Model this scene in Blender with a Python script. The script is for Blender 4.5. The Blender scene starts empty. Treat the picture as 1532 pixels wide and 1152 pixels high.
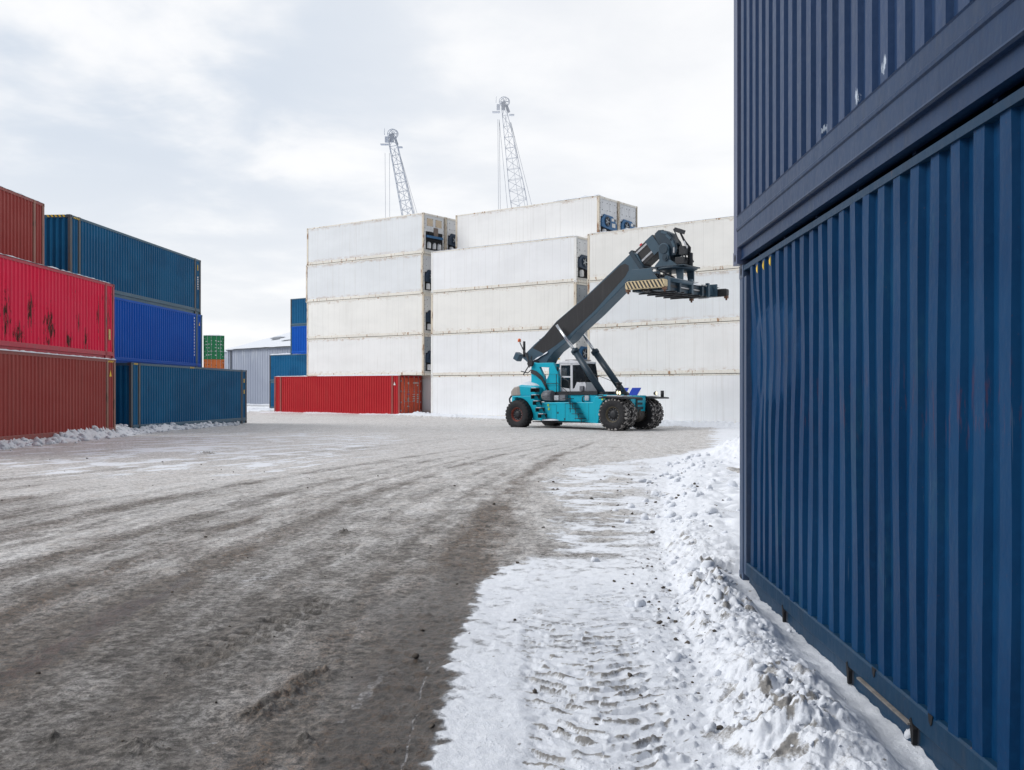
import bpy, math, random
import numpy as np
from mathutils import Vector, Matrix
random.seed(7)
rng = np.random.default_rng(11)
R = math.radians
scene = bpy.context.scene
COL = scene.collection
EYE = 1.65
HC = 2.896
W = 2.438

# ------------------------------------------------------------------ noise
_P = rng.permutation(65536).astype(np.int64)
def perlin(x, y, seed=0):
    xi = np.floor(x).astype(np.int64); yi = np.floor(y).astype(np.int64)
    xf = x-xi; yf = y-yi
    u = xf*xf*xf*(xf*(xf*6-15)+10); v = yf*yf*yf*(yf*(yf*6-15)+10)
    def g(ix, iy, dx, dy):
        h = _P[(_P[(ix+seed*131) & 65535]+iy) & 65535]
        a = h*(2*math.pi/65536)
        return np.cos(a)*dx+np.sin(a)*dy
    n00 = g(xi, yi, xf, yf); n10 = g(xi+1, yi, xf-1, yf)
    n01 = g(xi, yi+1, xf, yf-1); n11 = g(xi+1, yi+1, xf-1, yf-1)
    return 1.5*((n00*(1-u)+n10*u)*(1-v)+(n01*(1-u)+n11*u)*v)
def fbm(x, y, o=4, seed=0, gain=.5):
    a = 1; s = 0; t = 0
    for i in range(o):
        s = s+a*perlin(x*2**i, y*2**i, seed+i); t += a; a *= gain
    return s/t
def sm(a, b, x):
    t = np.clip((x-a)/(b-a), 0, 1); return t*t*(3-2*t)
def bump(x, c, w):
    return np.exp(-((x-c)/w)**2)

# ------------------------------------------------------------------ materials
MATS = {}
def newmat(name):
    m = bpy.data.materials.new(name); m.use_nodes = True
    nt = m.node_tree; nt.nodes.clear()
    out = nt.nodes.new('ShaderNodeOutputMaterial'); bs = nt.nodes.new('ShaderNodeBsdfPrincipled')
    nt.links.new(bs.outputs[0], out.inputs[0])
    return m, nt, bs
class G:
    """tiny node-graph helper"""
    def __init__(s, nt): s.nt = nt
    def n(s, t, **k):
        n = s.nt.nodes.new(t)
        for a, b in k.items(): setattr(n, a, b)
        return n
    def put(s, sock, v):
        if isinstance(v, bpy.types.NodeSocket): s.nt.links.new(v, sock)
        elif isinstance(v, (tuple, list)) and len(v) == 3 and sock.type == 'RGBA': sock.default_value = (*v, 1)
        else: sock.default_value = v
    def math(s, op, a, b=0., c=None, clamp=False):
        n = s.n('ShaderNodeMath', operation=op, use_clamp=clamp)
        s.put(n.inputs[0], a); s.put(n.inputs[1], b)
        if c is not None: s.put(n.inputs[2], c)
        return n.outputs[0]
    def mix(s, f, a, b, mode='MIX'):
        n = s.n('ShaderNodeMix', data_type='RGBA', blend_type=mode)
        s.put(n.inputs[0], f); s.put(n.inputs[6], a); s.put(n.inputs[7], b)
        return n.outputs[2]
    def noise(s, vec, scale, detail=3., rough=.55, dist=0.):
        n = s.n('ShaderNodeTexNoise')
        if vec is not None: s.put(n.inputs['Vector'], vec)
        n.inputs['Scale'].default_value = scale; n.inputs['Detail'].default_value = detail
        n.inputs['Roughness'].default_value = rough; n.inputs['Distortion'].default_value = dist
        return n.outputs[0]
    def scale(s, vec, sc):
        n = s.n('ShaderNodeVectorMath', operation='MULTIPLY'); s.put(n.inputs[0], vec); n.inputs[1].default_value = sc
        return n.outputs[0]
    def ramp(s, f, a, b):
        n = s.n('ShaderNodeMapRange', interpolation_type='SMOOTHSTEP'); s.put(n.inputs[0], f)
        n.inputs[1].default_value = a; n.inputs[2].default_value = b
        return n.outputs[0]
    def objvec(s):
        tc = s.n('ShaderNodeTexCoord'); oi = s.n('ShaderNodeObjectInfo')
        r = s.math('MULTIPLY', oi.outputs['Random'], 60.)
        n = s.n('ShaderNodeVectorMath', operation='ADD'); s.put(n.inputs[0], tc.outputs['Object'])
        c = s.n('ShaderNodeCombineXYZ'); s.put(c.inputs[0], r); s.put(c.inputs[1], r); s.put(n.inputs[1], c.outputs[0])
        return n.outputs[0], tc.outputs['Object']
    def bumpn(s, h, strength, dist, bs):
        b = s.n('ShaderNodeBump'); b.inputs['Strength'].default_value = strength; b.inputs['Distance'].default_value = dist
        s.put(b.inputs['Height'], h); s.put(bs.inputs['Normal'], b.outputs[0])

def paint(name, col, fade=None, rust=.3, dirt=.3, rough=.45, rustcol=(.13, .05, .025), spec=.4, patch=.35, metal=0., fine=1., grime=(.10, .095, .09), band=None, patches=None):
    if name in MATS: return MATS[name]
    m, nt, bs = newmat(name); g = G(nt); v, ov = g.objvec()
    fade = fade or tuple(min(1, c*1.35+.02) for c in col)
    big = g.ramp(g.noise(g.scale(v, (.35, .35, .6)), 1.3, 3.), .35, .68)
    c = g.mix(g.math('MULTIPLY', big, patch), col, fade)
    streak = g.noise(g.scale(v, (7*fine, 7*fine, .45)), 1., 4., .6)
    c = g.mix(g.math('MULTIPLY', g.ramp(streak, .5, .75), dirt), c, grime)
    speck = g.noise(v, 22., 3., .6)
    c = g.mix(g.math('MULTIPLY', g.ramp(speck, .42, .8), .45), c, fade)
    rn = g.noise(g.scale(v, (3.2, 3.2, .8)), 1.4, 6., .7)
    rmask = g.ramp(rn, .74-.22*rust, .80-.2*rust)
    c = g.mix(g.math('MULTIPLY', rmask, min(1, rust*1.6)), c, rustcol)
    rs = g.noise(v, 45., 2., .5)
    c = g.mix(g.math('MULTIPLY', g.ramp(rs, .72-.06*rust, .78), min(1., rust*1.2)), c, rustcol)
    if patches:   # flaked spots: (x, z, half width, half height) in the box's own metres
        lst, pc, psc, thr = patches; sp = g.n('ShaderNodeSeparateXYZ'); g.put(sp.inputs[0], ov); acc = None
        for (a, b, w, h) in lst:
            q = g.math('ADD', g.math('POWER', g.math('ABSOLUTE', g.math('DIVIDE', g.math('SUBTRACT', sp.outputs[0], a), w)), 2.), g.math('POWER', g.math('ABSOLUTE', g.math('DIVIDE', g.math('SUBTRACT', sp.outputs[2], b), h)), 2.))
            q = g.math('SUBTRACT', 1., q); acc = q if acc is None else g.math('MAXIMUM', acc, q)
        pn = g.noise(g.scale(v, psc), 1., 7., .72)
        c = g.mix(g.ramp(g.math('ADD', g.math('MULTIPLY', g.math('MAXIMUM', acc, -1.), .16), pn), thr, thr+.035), c, pc)
    if band:      # rubbed marks left by a neighbour, at one height, and long pale scratches
        sp = g.n('ShaderNodeSeparateXYZ'); g.put(sp.inputs[0], ov); zc, hw, bc = band
        bz = g.math('MULTIPLY', g.ramp(g.math('ABSOLUTE', g.math('SUBTRACT', sp.outputs[2], zc)), hw, hw*.3), g.ramp(sp.outputs[0], 1., 3.))
        sc_ = g.ramp(g.noise(g.scale(v, (30, 30, 3.5)), 1., 4., .7), .56, .66)
        c = g.mix(g.math('MULTIPLY', g.math('MULTIPLY', bz, sc_), .35), c, bc)
        s3 = g.ramp(g.noise(g.scale(v, (60, 60, 2.2)), 1., 3., .6), .70, .76)
        c = g.mix(g.math('MULTIPLY', s3, .35), c, (.10, .16, .24))
        s4 = g.ramp(g.noise(g.scale(v, (1.2, 1.2, .5)), 2.5, 5., .7), .56, .70)
        c = g.mix(g.math('MULTIPLY', s4, .35), c, (.012, .075, .13))
    g.put(bs.inputs['Base Color'], c)
    g.put(bs.inputs['Roughness'], g.math('ADD', rough-.08, g.math('MULTIPLY', speck, .2)))
    bs.inputs['Specular IOR Level'].default_value = spec; bs.inputs['Metallic'].default_value = metal
    g.bumpn(g.math('ADD', g.noise(g.scale(v, (2, 2, 1)), 3., 3.), g.math('MULTIPLY', speck, .15)), .35, .02, bs)
    MATS[name] = m
    return m
def plain(name, col, rough=.6, metal=0., spec=.4, var=.25, sc=14.):
    if name in MATS: return MATS[name]
    m, nt, bs = newmat(name); g = G(nt); v, ov = g.objvec()
    n = g.noise(v, sc, 4., .6)
    d = tuple(c*(1-var) for c in col); l = tuple(min(1, c*(1+var)) for c in col)
    g.put(bs.inputs['Base Color'], g.mix(g.ramp(n, .3, .7), d, l))
    bs.inputs['Roughness'].default_value = rough; bs.inputs['Metallic'].default_value = metal
    bs.inputs['Specular IOR Level'].default_value = spec
    g.bumpn(n, .2, .01, bs)
    MATS[name] = m
    return m
def snowmat():
    if 'snow' in MATS: return MATS['snow']
    m, nt, bs = newmat('snow'); g = G(nt); v, ov = g.objvec()
    n = g.noise(v, 9., 5., .6)
    c = g.mix(g.ramp(n, .3, .7), (.66, .69, .745), (.75, .775, .815))
    c = g.mix(g.math('MULTIPLY', g.ramp(g.noise(v, 4., 5., .7), .6, .78), .45), c, (.36, .32, .28))
    g.put(bs.inputs['Base Color'], c); bs.inputs['Roughness'].default_value = .75
    bs.inputs['Subsurface Weight'].default_value = .0
    g.bumpn(g.noise(v, 30., 4., .6), .5, .02, bs)
    MATS['snow'] = m
    return m
def reefer_paint(name, col, rust=.25):
    """flat white insulated wall: faint panel seams, rusty streaks rising from the rails"""
    if name in MATS: return MATS[name]
    m, nt, bs = newmat(name); g = G(nt); v, ov = g.objvec()
    sx = g.n('ShaderNodeSeparateXYZ'); g.put(sx.inputs[0], ov)
    big = g.noise(g.scale(v, (.25, .25, .5)), 1.5, 4.)
    c = g.mix(g.ramp(big, .3, .7), col, tuple(x*.93 for x in col))
    c = g.mix(g.math('MULTIPLY', g.ramp(g.noise(g.scale(v, (4, 4, .2)), 1.5, 4., .6), .5, .8), .22), c, (.50, .47, .42))
    # panel seams every 0.61 m and fainter flutes between
    fr = g.math('ABSOLUTE', g.math('SUBTRACT', g.math('FRACT', g.math('DIVIDE', sx.outputs[0], .61)), .5))
    seam = g.ramp(fr, .482, .495)
    fl = g.math('ABSOLUTE', g.math('SUBTRACT', g.math('FRACT', g.math('DIVIDE', sx.outputs[0], .122)), .5))
    seam2 = g.ramp(fl, .42, .49)
    sn = g.noise(g.scale(v, (1.3, 1.3, .5)), 1., 2.)
    c = g.mix(g.math('MULTIPLY', seam, g.math('MULTIPLY', sn, .6)), c, (.36, .33, .28))
    c = g.mix(g.math('MULTIPLY', seam2, g.math('MULTIPLY', sn, .22)), c, (.4, .4, .4))
    # rust near top and bottom edges
    z = sx.outputs[2]
    edge = g.math('MAXIMUM', g.ramp(z, .48, .16), g.ramp(z, 2.55, 2.80))
    rn = g.noise(g.scale(v, (1.1, 1.1, 2.2)), 2.2, 7., .75)
    rm = g.math('MULTIPLY', edge, g.ramp(rn, .58-.22*rust, .72-.1*rust))
    c = g.mix(g.math('MULTIPLY', rm, .7), c, (.40, .24, .12))
    sp = g.math('MULTIPLY', g.ramp(g.noise(g.scale(v, (1, 1, .6)), 5.5, 5., .75), .71, .77), .55)
    c = g.mix(sp, c, (.3, .22, .16))
    g.put(bs.inputs['Base Color'], c); bs.inputs['Roughness'].default_value = .5
    h = g.math('SUBTRACT', g.noise(g.scale(v, (.6, .6, .3)), 2., 2.), g.math('MULTIPLY', seam, .3))
    g.bumpn(h, .25, .03, bs)
    MATS[name] = m
    return m

# ------------------------------------------------------------------ mesh builder
class MB:
    def __init__(s): s.v = []; s.f = []; s.m = []; s.sm = []
    def add(s, vs, fs, mi=0, smooth=False):
        o = len(s.v); s.v += [tuple(p) for p in vs]
        for f in fs: s.f.append(tuple(i+o for i in f)); s.m.append(mi); s.sm.append(smooth)
        return s
    def box(s, x0, x1, y0, y1, z0, z1, mi=0):
        vs = [(x, y, z) for z in (z0, z1) for y in (y0, y1) for x in (x0, x1)]
        return s.add(vs, [(0, 2, 3, 1), (4, 5, 7, 6), (0, 1, 5, 4), (2, 6, 7, 3), (0, 4, 6, 2), (1, 3, 7, 5)], mi)
    def cbox(s, c, d, rot=None, mi=0):
        vs = []
        for z in (-.5, .5):
            for y in (-.5, .5):
                for x in (-.5, .5):
                    p = Vector((x*d[0], y*d[1], z*d[2]))
                    if rot: p = rot @ p
                    vs.append(p+Vector(c))
        return s.add(vs, [(0, 2, 3, 1), (4, 5, 7, 6), (0, 1, 5, 4), (2, 6, 7, 3), (0, 4, 6, 2), (1, 3, 7, 5)], mi)
    def prism(s, pts, a0, a1, ax='y', mi=0):
        """polygon pts in the plane normal to ax, extruded a0..a1"""
        n = len(pts)
        def P(p, a):
            return (p[0], a, p[1]) if ax == 'y' else ((a, p[0], p[1]) if ax == 'x' else (p[0], p[1], a))
        vs = [P(p, a0) for p in pts]+[P(p, a1) for p in pts]
        fs = [tuple(range(n)), tuple(range(2*n-1, n-1, -1))]+[(i, i+n, (i+1) % n+n, (i+1) % n) for i in range(n)]
        return s.add(vs, fs, mi)
    def tube(s, pts, r, n=8, mi=0, r2=None, cap=True, smooth=True):
        pts = [Vector(p) for p in pts]; k = len(pts); vs = []
        up0 = None
        for i, p in enumerate(pts):
            d = (pts[min(i+1, k-1)]-pts[max(i-1, 0)]).normalized()
            a = up0 if up0 is not None else (Vector((0, 0, 1)) if abs(d.z) < .9 else Vector((1, 0, 0)))
            e1 = (a-d*a.dot(d)).normalized(); e2 = d.cross(e1); up0 = e1
            rr = r if r2 is None else r+(r2-r)*i/(k-1)
            for j in range(n):
                t = 2*math.pi*j/n; vs.append(p+e1*math.cos(t)*rr+e2*math.sin(t)*rr)
        fs = [(i*n+j, i*n+(j+1) % n, (i+1)*n+(j+1) % n, (i+1)*n+j) for i in range(k-1) for j in range(n)]
        o = len(s.v); s.add(vs, fs, mi, smooth)
        if cap:
            s.f += [tuple(o+j for j in range(n-1, -1, -1)), tuple(o+(k-1)*n+j for j in range(n))]; s.m += [mi, mi]; s.sm += [False, False]
        return s
    def lathe(s, prof, c, ax='y', n=32, mi=0, smooth=True, mif=None):
        """prof: list of (radius, axial)"""
        vs = []
        for r, a in prof:
            for j in range(n):
                t = 2*math.pi*j/n; p = (r*math.cos(t), r*math.sin(t))
                vs.append((c[0]+p[0], c[1]+a, c[2]+p[1]) if ax == 'y' else ((c[0]+a, c[1]+p[0], c[2]+p[1]) if ax == 'x' else (c[0]+p[0], c[1]+p[1], c[2]+a)))
        for i in range(len(prof)-1):
            s.add([], [], 0)
        o = len(s.v); s.v += vs
        for i in range(len(prof)-1):
            for j in range(n):
                s.f.append((o+i*n+j, o+i*n+(j+1) % n, o+(i+1)*n+(j+1) % n, o+(i+1)*n+j)); s.m.append(mif[i] if mif else mi); s.sm.append(smooth)
        return s
    def build(s, name, mats, parent=None, bevel=0., seg=2):
        me = bpy.data.meshes.new(name); me.from_pydata(s.v, [], s.f)
        if not isinstance(mats, (list, tuple)): mats = [mats]
        for m in mats: me.materials.append(m)
        me.polygons.foreach_set('material_index', s.m); me.polygons.foreach_set('use_smooth', s.sm)
        me.update()
        o = bpy.data.objects.new(name, me); COL.objects.link(o)
        if parent: o.parent = parent
        if bevel:
            b = o.modifiers.new('bevel', 'BEVEL'); b.width = bevel; b.segments = seg; b.limit_method = 'ANGLE'; b.angle_limit = R(40)
        return o
def fixn(o):
    import bmesh
    bm = bmesh.new(); bm.from_mesh(o.data); bmesh.ops.recalc_face_normals(bm, faces=bm.faces); bm.to_mesh(o.data); bm.free()
    return o
def tag(o, label=None, cat=None, group=None, kind=None):
    if label: o['label'] = label
    if cat: o['category'] = cat
    if group: o['group'] = group
    if kind: o['kind'] = kind
    return o
def empty(name, loc=(0, 0, 0), rot=(0, 0, 0)):
    o = bpy.data.objects.new(name, None); COL.objects.link(o); o.location = loc; o.rotation_euler = rot
    o.empty_display_size = .3
    return o
def copy_tree(o, parent=None):
    c = o.copy(); COL.objects.link(c); c.parent = parent
    for k in list(o.children): copy_tree(k, c)
    return c
def text_mesh(s, size, mat, name, parent, loc, rot, extr=.003):
    cu = bpy.data.curves.new(name, 'FONT'); cu.body = s; cu.size = size; cu.extrude = extr; cu.align_x = 'CENTER'; cu.align_y = 'CENTER'
    t = bpy.data.objects.new(name, cu); COL.objects.link(t)
    dg = bpy.context.evaluated_depsgraph_get(); me = bpy.data.meshes.new_from_object(t.evaluated_get(dg))
    bpy.data.objects.remove(t)
    me.materials.clear(); me.materials.append(mat)
    o = bpy.data.objects.new(name, me); COL.objects.link(o); o.parent = parent; o.location = loc; o.rotation_euler = rot
    return o

# ------------------------------------------------------------------ container parts
def corrugated(mb, x0, x1, z0, z1, yo=.012, depth=.036, pitch=.245, nz=1, dent=None, flip=False, ax='x', sgn=-1, base=0., fr=(.30, .20, .30)):
    """vertical corrugations running x0..x1; outward is sgn*y at base"""
    n = max(1, round((x1-x0-.05)/pitch)); p = (x1-x0-.03)/n; xs = [(x0, 0)]
    fo, fs_, fv = fr; fs_ = (1-fo-fv)/2
    x = x0+.015
    for i in range(n):
        xs += [(x+p*.0, 0), (x+p*fv, 0), (x+p*(fv+fs_), 1), (x+p*(fv+fs_+fo), 1)]
        x += p
    xs = [q for i, q in enumerate(xs) if i == 0 or q[0] > xs[i-1][0]+1e-4]
    xs.append((x1, 0))
    vs = []
    for k in range(nz+1):
        z = z0+(z1-z0)*k/nz
        for (xx, o) in xs:
            off = yo+depth*(1-o)
            X = xx
            if dent:
                dx, dy = dent(xx, z, o); X += dx; off += dy
            y = base-sgn*off
            vs.append((X, y, z) if ax == 'x' else (y, X, z))
    m = len(xs)
    fs = [(k*m+i, k*m+i+1, (k+1)*m+i+1, (k+1)*m+i) for k in range(nz) for i in range(m-1)]
    if flip: fs = [f[::-1] for f in fs]
    mb.add(vs, fs, 0)

steel = plain('galvanised_steel', (.42, .43, .45), .4, .6)
dark = plain('dark_gap', (.012, .012, .014), .8)
rubber = plain('black_rubber', (.018, .018, .020), .75, var=.4)
yellow = plain('hazard_yellow', (.70, .46, .03), .6)
black = plain('hazard_black', (.02, .02, .02), .6)
white_mark = plain('white_lettering', (.72, .72, .70), .6)
SNOW = snowmat()

def make_container(L, H, mat, rail_mat, post_mat, style='dry', pitch=.245, rail=(.14, .30), post=.17, ext45=None, doors=None, door_mat=None,
                   nz=1, dent=None, near=False, end_mat=None, unit=0, topz=.10, name=None, blank0=True, blank1=True, rprof=None, inner0=None, depth=.036, fr=(.30, .20, .30)):
    name = name or ('shipping_container' if style == 'dry' else 'refrigerated_container')
    root = empty(name)
    ext45 = L > 13 if ext45 is None else ext45
    xa = [0, L]
    P = inner0 or post
    # corner castings and posts
    for x in (0, L):
        sx = 1 if x == 0 else -1
        for y in (0, W):
            sy = 1 if y == 0 else -1
            for z in (0, H-.118):
                mb = MB(); x0, x1 = sorted((x, x+sx*.178)); y0, y1 = sorted((y, y+sy*.162)); mb.box(x0, x1, y0, y1, z, z+.118, 0)
                if near or L > 0:
                    xm = (x0+x1)/2; zz = z+.059
                    yy = y-sy*.002
                    pts = [(xm+.038*math.cos(t)*.8, zz+.036*math.sin(t)) for t in [2*math.pi*k/12 for k in range(12)]]
                    mb.add([(p[0], yy, p[1]) for p in pts], [tuple(range(12)) if sy > 0 else tuple(range(11, -1, -1))], 1)
                mb.build('corner_casting', [post_mat, dark], root)
            mb = MB(); x0, x1 = sorted((x+sx*.004, x+sx*P)); y0, y1 = sorted((y+sy*.004, y+sy*.10))
            mb.box(x0, x1, y0, y1, .118, H-.118)
            if x == 0 and y == 0 and P > .2: mb.box(x0+.17, x0+.176, y0-.008, y0, .118, H-.118)
            mb.build('corner_post', post_mat, root)
    # stacking posts of 45 ft boxes
    if ext45:
        for x in (.762, L-.762):
            for y in (0, W):
                sy = 1 if y == 0 else -1
                y0, y1 = sorted((y+sy*.002, y+sy*.10))
                mb = MB().box(x-.085, x+.085, y0, y1, .118, H-.118)
                yy0, yy1 = sorted((y-sy*.004, y+sy*.16))
                mb.box(x-.089, x+.089, yy0, yy1, 0, .118); mb.box(x-.089, x+.089, yy0, yy1, H-.118, H+.004)
                mb.build('stacking_post', post_mat, root)
    r0, r1 = rail
    def rails(y, sy):
        mb = MB()
        if style == 'reefer':
            y0, y1 = sorted((y+sy*.006, y+sy*.10)); mb.box(.178, L-.178, y0, y1, .03, r1)
        else:
            pr = rprof or [(r1, .012), (r1-.012, .002), (r0+.012, .002), (r0, .012), (r0-.001, .045), (.015, .045), (0, .02)]
            pts = [(y+sy*o, z) for z, o in pr]+[(y+sy*.10, pr[-1][0]), (y+sy*.10, r1)]
            mb.prism(pts, P+.002 if P > .2 else .18, L-.18, 'x')
        o = mb.build('bottom_rail', rail_mat, root); fixn(o)
        y0, y1 = sorted((y+sy*.004, y+sy*.07)); MB().box(.178, L-.178, y0, y1, H-topz, H-(.014 if rprof else .006)).build('top_rail', rail_mat, root)
    rails(0, 1); rails(W, -1)
    # side walls
    spans = [(P, L-post)] if not ext45 else [(P, .762-.085), (.762+.085, L-.762-.085), (L-.762+.085, L-post)]
    for y, sgn in ((0, -1), (W, 1)):
        mb = MB()
        if style == 'reefer':
            yy = .016 if sgn < 0 else W-.016
            mb.add([(.16, yy, r1-.01), (L-.16, yy, r1-.01), (L-.16, yy, H-topz+.01), (.16, yy, H-topz+.01)], [(0, 1, 2, 3) if sgn < 0 else (3, 2, 1, 0)])
        else:
            for (a, b) in spans:
                corrugated(mb, a, b, r1-.01, H-topz+.004, pitch=pitch, sgn=sgn, base=y, nz=nz if sgn < 0 else 1, depth=depth, fr=fr, dent=dent if sgn < 0 else None, flip=sgn > 0)
        mb.build('side_panel', mat, root)
    MB().box(.05, L-.05, .08, W-.08, H-.04, H-(.032 if rprof else .008)).build('roof_panel', mat, root)
    # floor frame with cross members
    mb = MB().box(.12, L-.12, .105, W-.105, .12, .16)
    k = .6
    while k < L-.4: mb.box(k, k+.045, .105, W-.105, .02, .119); k += .9
    mb.build('floor_frame', rail_mat, root)
    # ends
    for x, sgn, is_blank in ((0, -1, blank0), (L, 1, blank1)):
        sx = 1 if x == 0 else -1
        x0, x1 = sorted((x+sx*.01, x+sx*.12))
        MB().box(x0, x1, .162, W-.162, 0.01, .15).build('end_sill', rail_mat, root)
        MB().box(x0, x1, .162, W-.162, H-.13, H-.01).build('end_header', rail_mat, root)
        if doors is not None and x == doors:
            door_end(root, x, sx, H, door_mat or mat, rail_mat)
        elif style == 'reefer' and x == L:
            reefer_unit(root, x, H, unit, mat)
        elif style == 'reefer':
            mb = MB().box(x0+.03, x1, .10, W-.10, .15, H-.13); mb.build('end_panel', mat, root)
        else:
            mb = MB(); corrugated(mb, .10, W-.10, .15, H-.13, pitch=.25, depth=.045, ax='y', sgn=sgn, base=x, flip=sgn < 0)
            mb.build('end_panel', end_mat or mat, root)
    return root

def door_end(root, x, sx, H, dm, rm):
    f = lambda o: x-sx*o       # o: outward
    for k, (y0, y1) in enumerate(((.165, W/2-.004), (W/2+.004, W-.165))):
        mb = MB()
        def bx(o0, o1, a, b, c, d, mi=0):
            p, q = sorted((f(o0), f(o1))); mb.box(p, q, a, b, c, d, mi)
        bx(-.08, -.03, y0, y1, .155, H-.135)
        for (z0, z1) in ((.2, .72), (.80, 1.32), (1.40, 1.95), (2.03, H-.2)): bx(-.03, -.012, y0+.06, y1-.06, z0, z1)
        leaf = mb.build('door', dm, root, bevel=.01)
        for yb in (y0+.30, y1-.30) if True else ():
            mb = MB().tube([(f(.02), yb, .08), (f(.02), yb, H-.06)], .017, 6)
            for zc in (.10, H-.09, 1.1, 1.75): mb.cbox((f(.01), yb, zc), (.05, .09, .06))
            mb.build('locking_bar', steel, leaf)
            mb = MB().tube([(f(.045), yb, 1.02), (f(.045), yb+(.26 if k == 0 else -.26), .98)], .014, 6); mb.build('handle', steel, leaf)
        mb = MB()
        yh = y0 if k == 0 else y1
        for zc in (.35, .95, 1.75, H-.4): mb.cbox((f(-.02), yh, zc), (.05, .07, .12))
        mb.build('hinge', steel, leaf)

blue_unit = plain('blue_unit_casing', (.035, .14, .30), .5)
navy_unit = plain('navy_unit_casing', (.02, .04, .075), .5)
beige = plain('beige_access_panel', (.62, .50, .36), .6, var=.12)
unitwhite = paint('unit_white', (.66, .67, .68), rust=.35, dirt=.25)
unitgrey = paint('unit_grey', (.30, .33, .36), rust=.25, dirt=.3)
def reefer_unit(root, x, H, style, mat):
    frame = paint('unit_frame', (.64, .63, .60), rust=.6, dirt=.35)
    gm = unitgrey if style in (3, 4) else unitwhite
    MB().box(x-.10, x-.06, .16, W-.16, .15, H-.13).build('end_panel', gm, root)
    u = MB()
    # upper evaporator panels with frames and bolts
    o = x-.06
    u.box(o, o+.02, .22, W-.22, 1.75, H-.2)
    for a, b in ((.40, 1.05), (1.35, 2.0)):
        u.box(o+.02, o+.035, a, b, 2.02, 2.55, 1 if style == 1 else 0)
        for c in (a+.03, b-.03):
            for d in (2.05, 2.52): u.cbox((o+.04, c, d), (.02, .04, .04), mi=3)
    for zc in np.arange(.35, 2.7, .3):
        for yc in (.20, W-.20): u.cbox((o+.01, yc, zc), (.03, .03, .03), mi=3)
    # condenser opening
    u.box(o-.002, o+.004, .30, W-.30, .32, 1.62, 3)
    un = u.build('cooling_unit', [gm, beige, blue_unit, dark], root)
    case = navy_unit if style in (2, 3, 4) else blue_unit
    if style in (0, 2, 3):
        y0, y1 = .26, W-.5
        pts = [(.28, .95), (.28, 1.42), (.62, 1.78), (1.62, 1.74), (2.16, 1.25), (2.16, .80), (1.1, .86)]
        mb = MB().prism(pts, o, o+.10, 'x'); fixn(mb.build('condenser_casing', case, un, bevel=.02))
        mb = MB().lathe([(.30, .10), (.33, .14), (.27, .15), (.245, .105)], (o, .95, 1.33), 'x', 20)
        mb.lathe([(.245, .104), (.0001, .104)], (o, .95, 1.33), 'x', 20, mi=1)
        mb.lathe([(.10, .106), (.08, .13), (.0001, .13)], (o, .95, 1.33), 'x', 12, mi=2)
        for k in range(5):
            t = k*2*math.pi/5
            mb.cbox((o+.115, .95+.17*math.cos(t), 1.33+.17*math.sin(t)), (.01, .16, .07), Matrix.Rotation(t, 3, 'X'), 2)
        fixn(mb.build('condenser_fan', [navy_unit, dark, unitgrey], un))
        mb = MB().box(o+.10, o+.125, 1.5, 1.9, 1.02, 1.28); mb.box(o+.1, o+.12, 1.45, 1.75, 1.42, 1.6); mb.build('control_box', white_mark, un)
        mb = MB().lathe([(.0001, 0), (.16, 0), (.17, .06), (.17, .34), (.12, .42), (.0001, .42)], (o+.03, .62, .38), 'z', 14)
        mb.lathe([(.0001, 0), (.12, 0), (.12, .34), (.0001, .38)], (o+.03, 1.55, .38), 'z', 14)
        mb.tube([(o+.08, .7, .8), (o+.1, 1.0, .72), (o+.08, 1.2, .5), (o+.08, 1.5, .7)], .025, 6, 1)
        fixn(mb.build('compressor', [unitwhite, dark], un))
    else:
        mb = MB().box(o, o+.10, .34, 2.1, 1.18, 1.34, 0); mb.box(o, o+.06, .6, .95, 1.38, 1.62, 1); mb.box(o, o+.05, 1.15, 1.6, 1.36, 1.95, 2); mb.build('condenser_casing', [blue_unit, dark, paint('brown_box', (.16, .12, .10))], un)
        mb = MB()
        for yc, r in ((.62, .17), (1.2, .15), (1.75, .17)):
            mb.lathe([(.0001, 0), (r, 0), (r*1.05, .08), (r, .34), (r*.6, .46), (.0001, .46)], (o+.0, yc, .42), 'z', 14)
        mb.tube([(o+.1, .5, .95), (o+.14, .9, .75), (o+.1, 1.3, 1.0), (o+.12, 1.8, .8)], .03, 6, 1)
        fixn(mb.build('compressor', [unitwhite, dark], un))
    # lower stiffened skirt
    mb = MB(); corrugated(mb, .18, W-.18, .02, .30, pitch=.16, depth=.03, ax='y', sgn=1, base=x+.0, yo=.02); mb.build('fork_skirt', frame, root)

def place(root, origin, yaw, z, pitch=0., label=None, cat='container', group=None):
    root.location = (origin[0], origin[1], z); root.rotation_mode = 'XYZ'; root.rotation_euler = (0, -pitch, yaw)
    tag(root, label, cat, group)
    return root
def local2world(origin, yaw, x, y):
    return (origin[0]+x*math.cos(yaw)-y*math.sin(yaw), origin[1]+x*math.sin(yaw)+y*math.cos(yaw))
def decal(root, name, pts, o, mat, th=.004):
    """flat mark on the visible side (outward -y)"""
    mb = MB().prism(pts, -o-th, -o, 'y'); return fixn(mb.build(name, mat, root))
def hazard(root, x0, z0, w=.42, h=.07, o=.0025, n=4):
    mb = MB()
    for i in range(n):
        a = x0+w*i/n; mb.prism([(a, z0), (a+w/n*.55, z0), (a+w/n*.95, z0+h), (a+w/n*.4, z0+h)], -o-.003, -o, 'y')
    return fixn(mb.build('hazard_mark', yellow, root))
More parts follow.
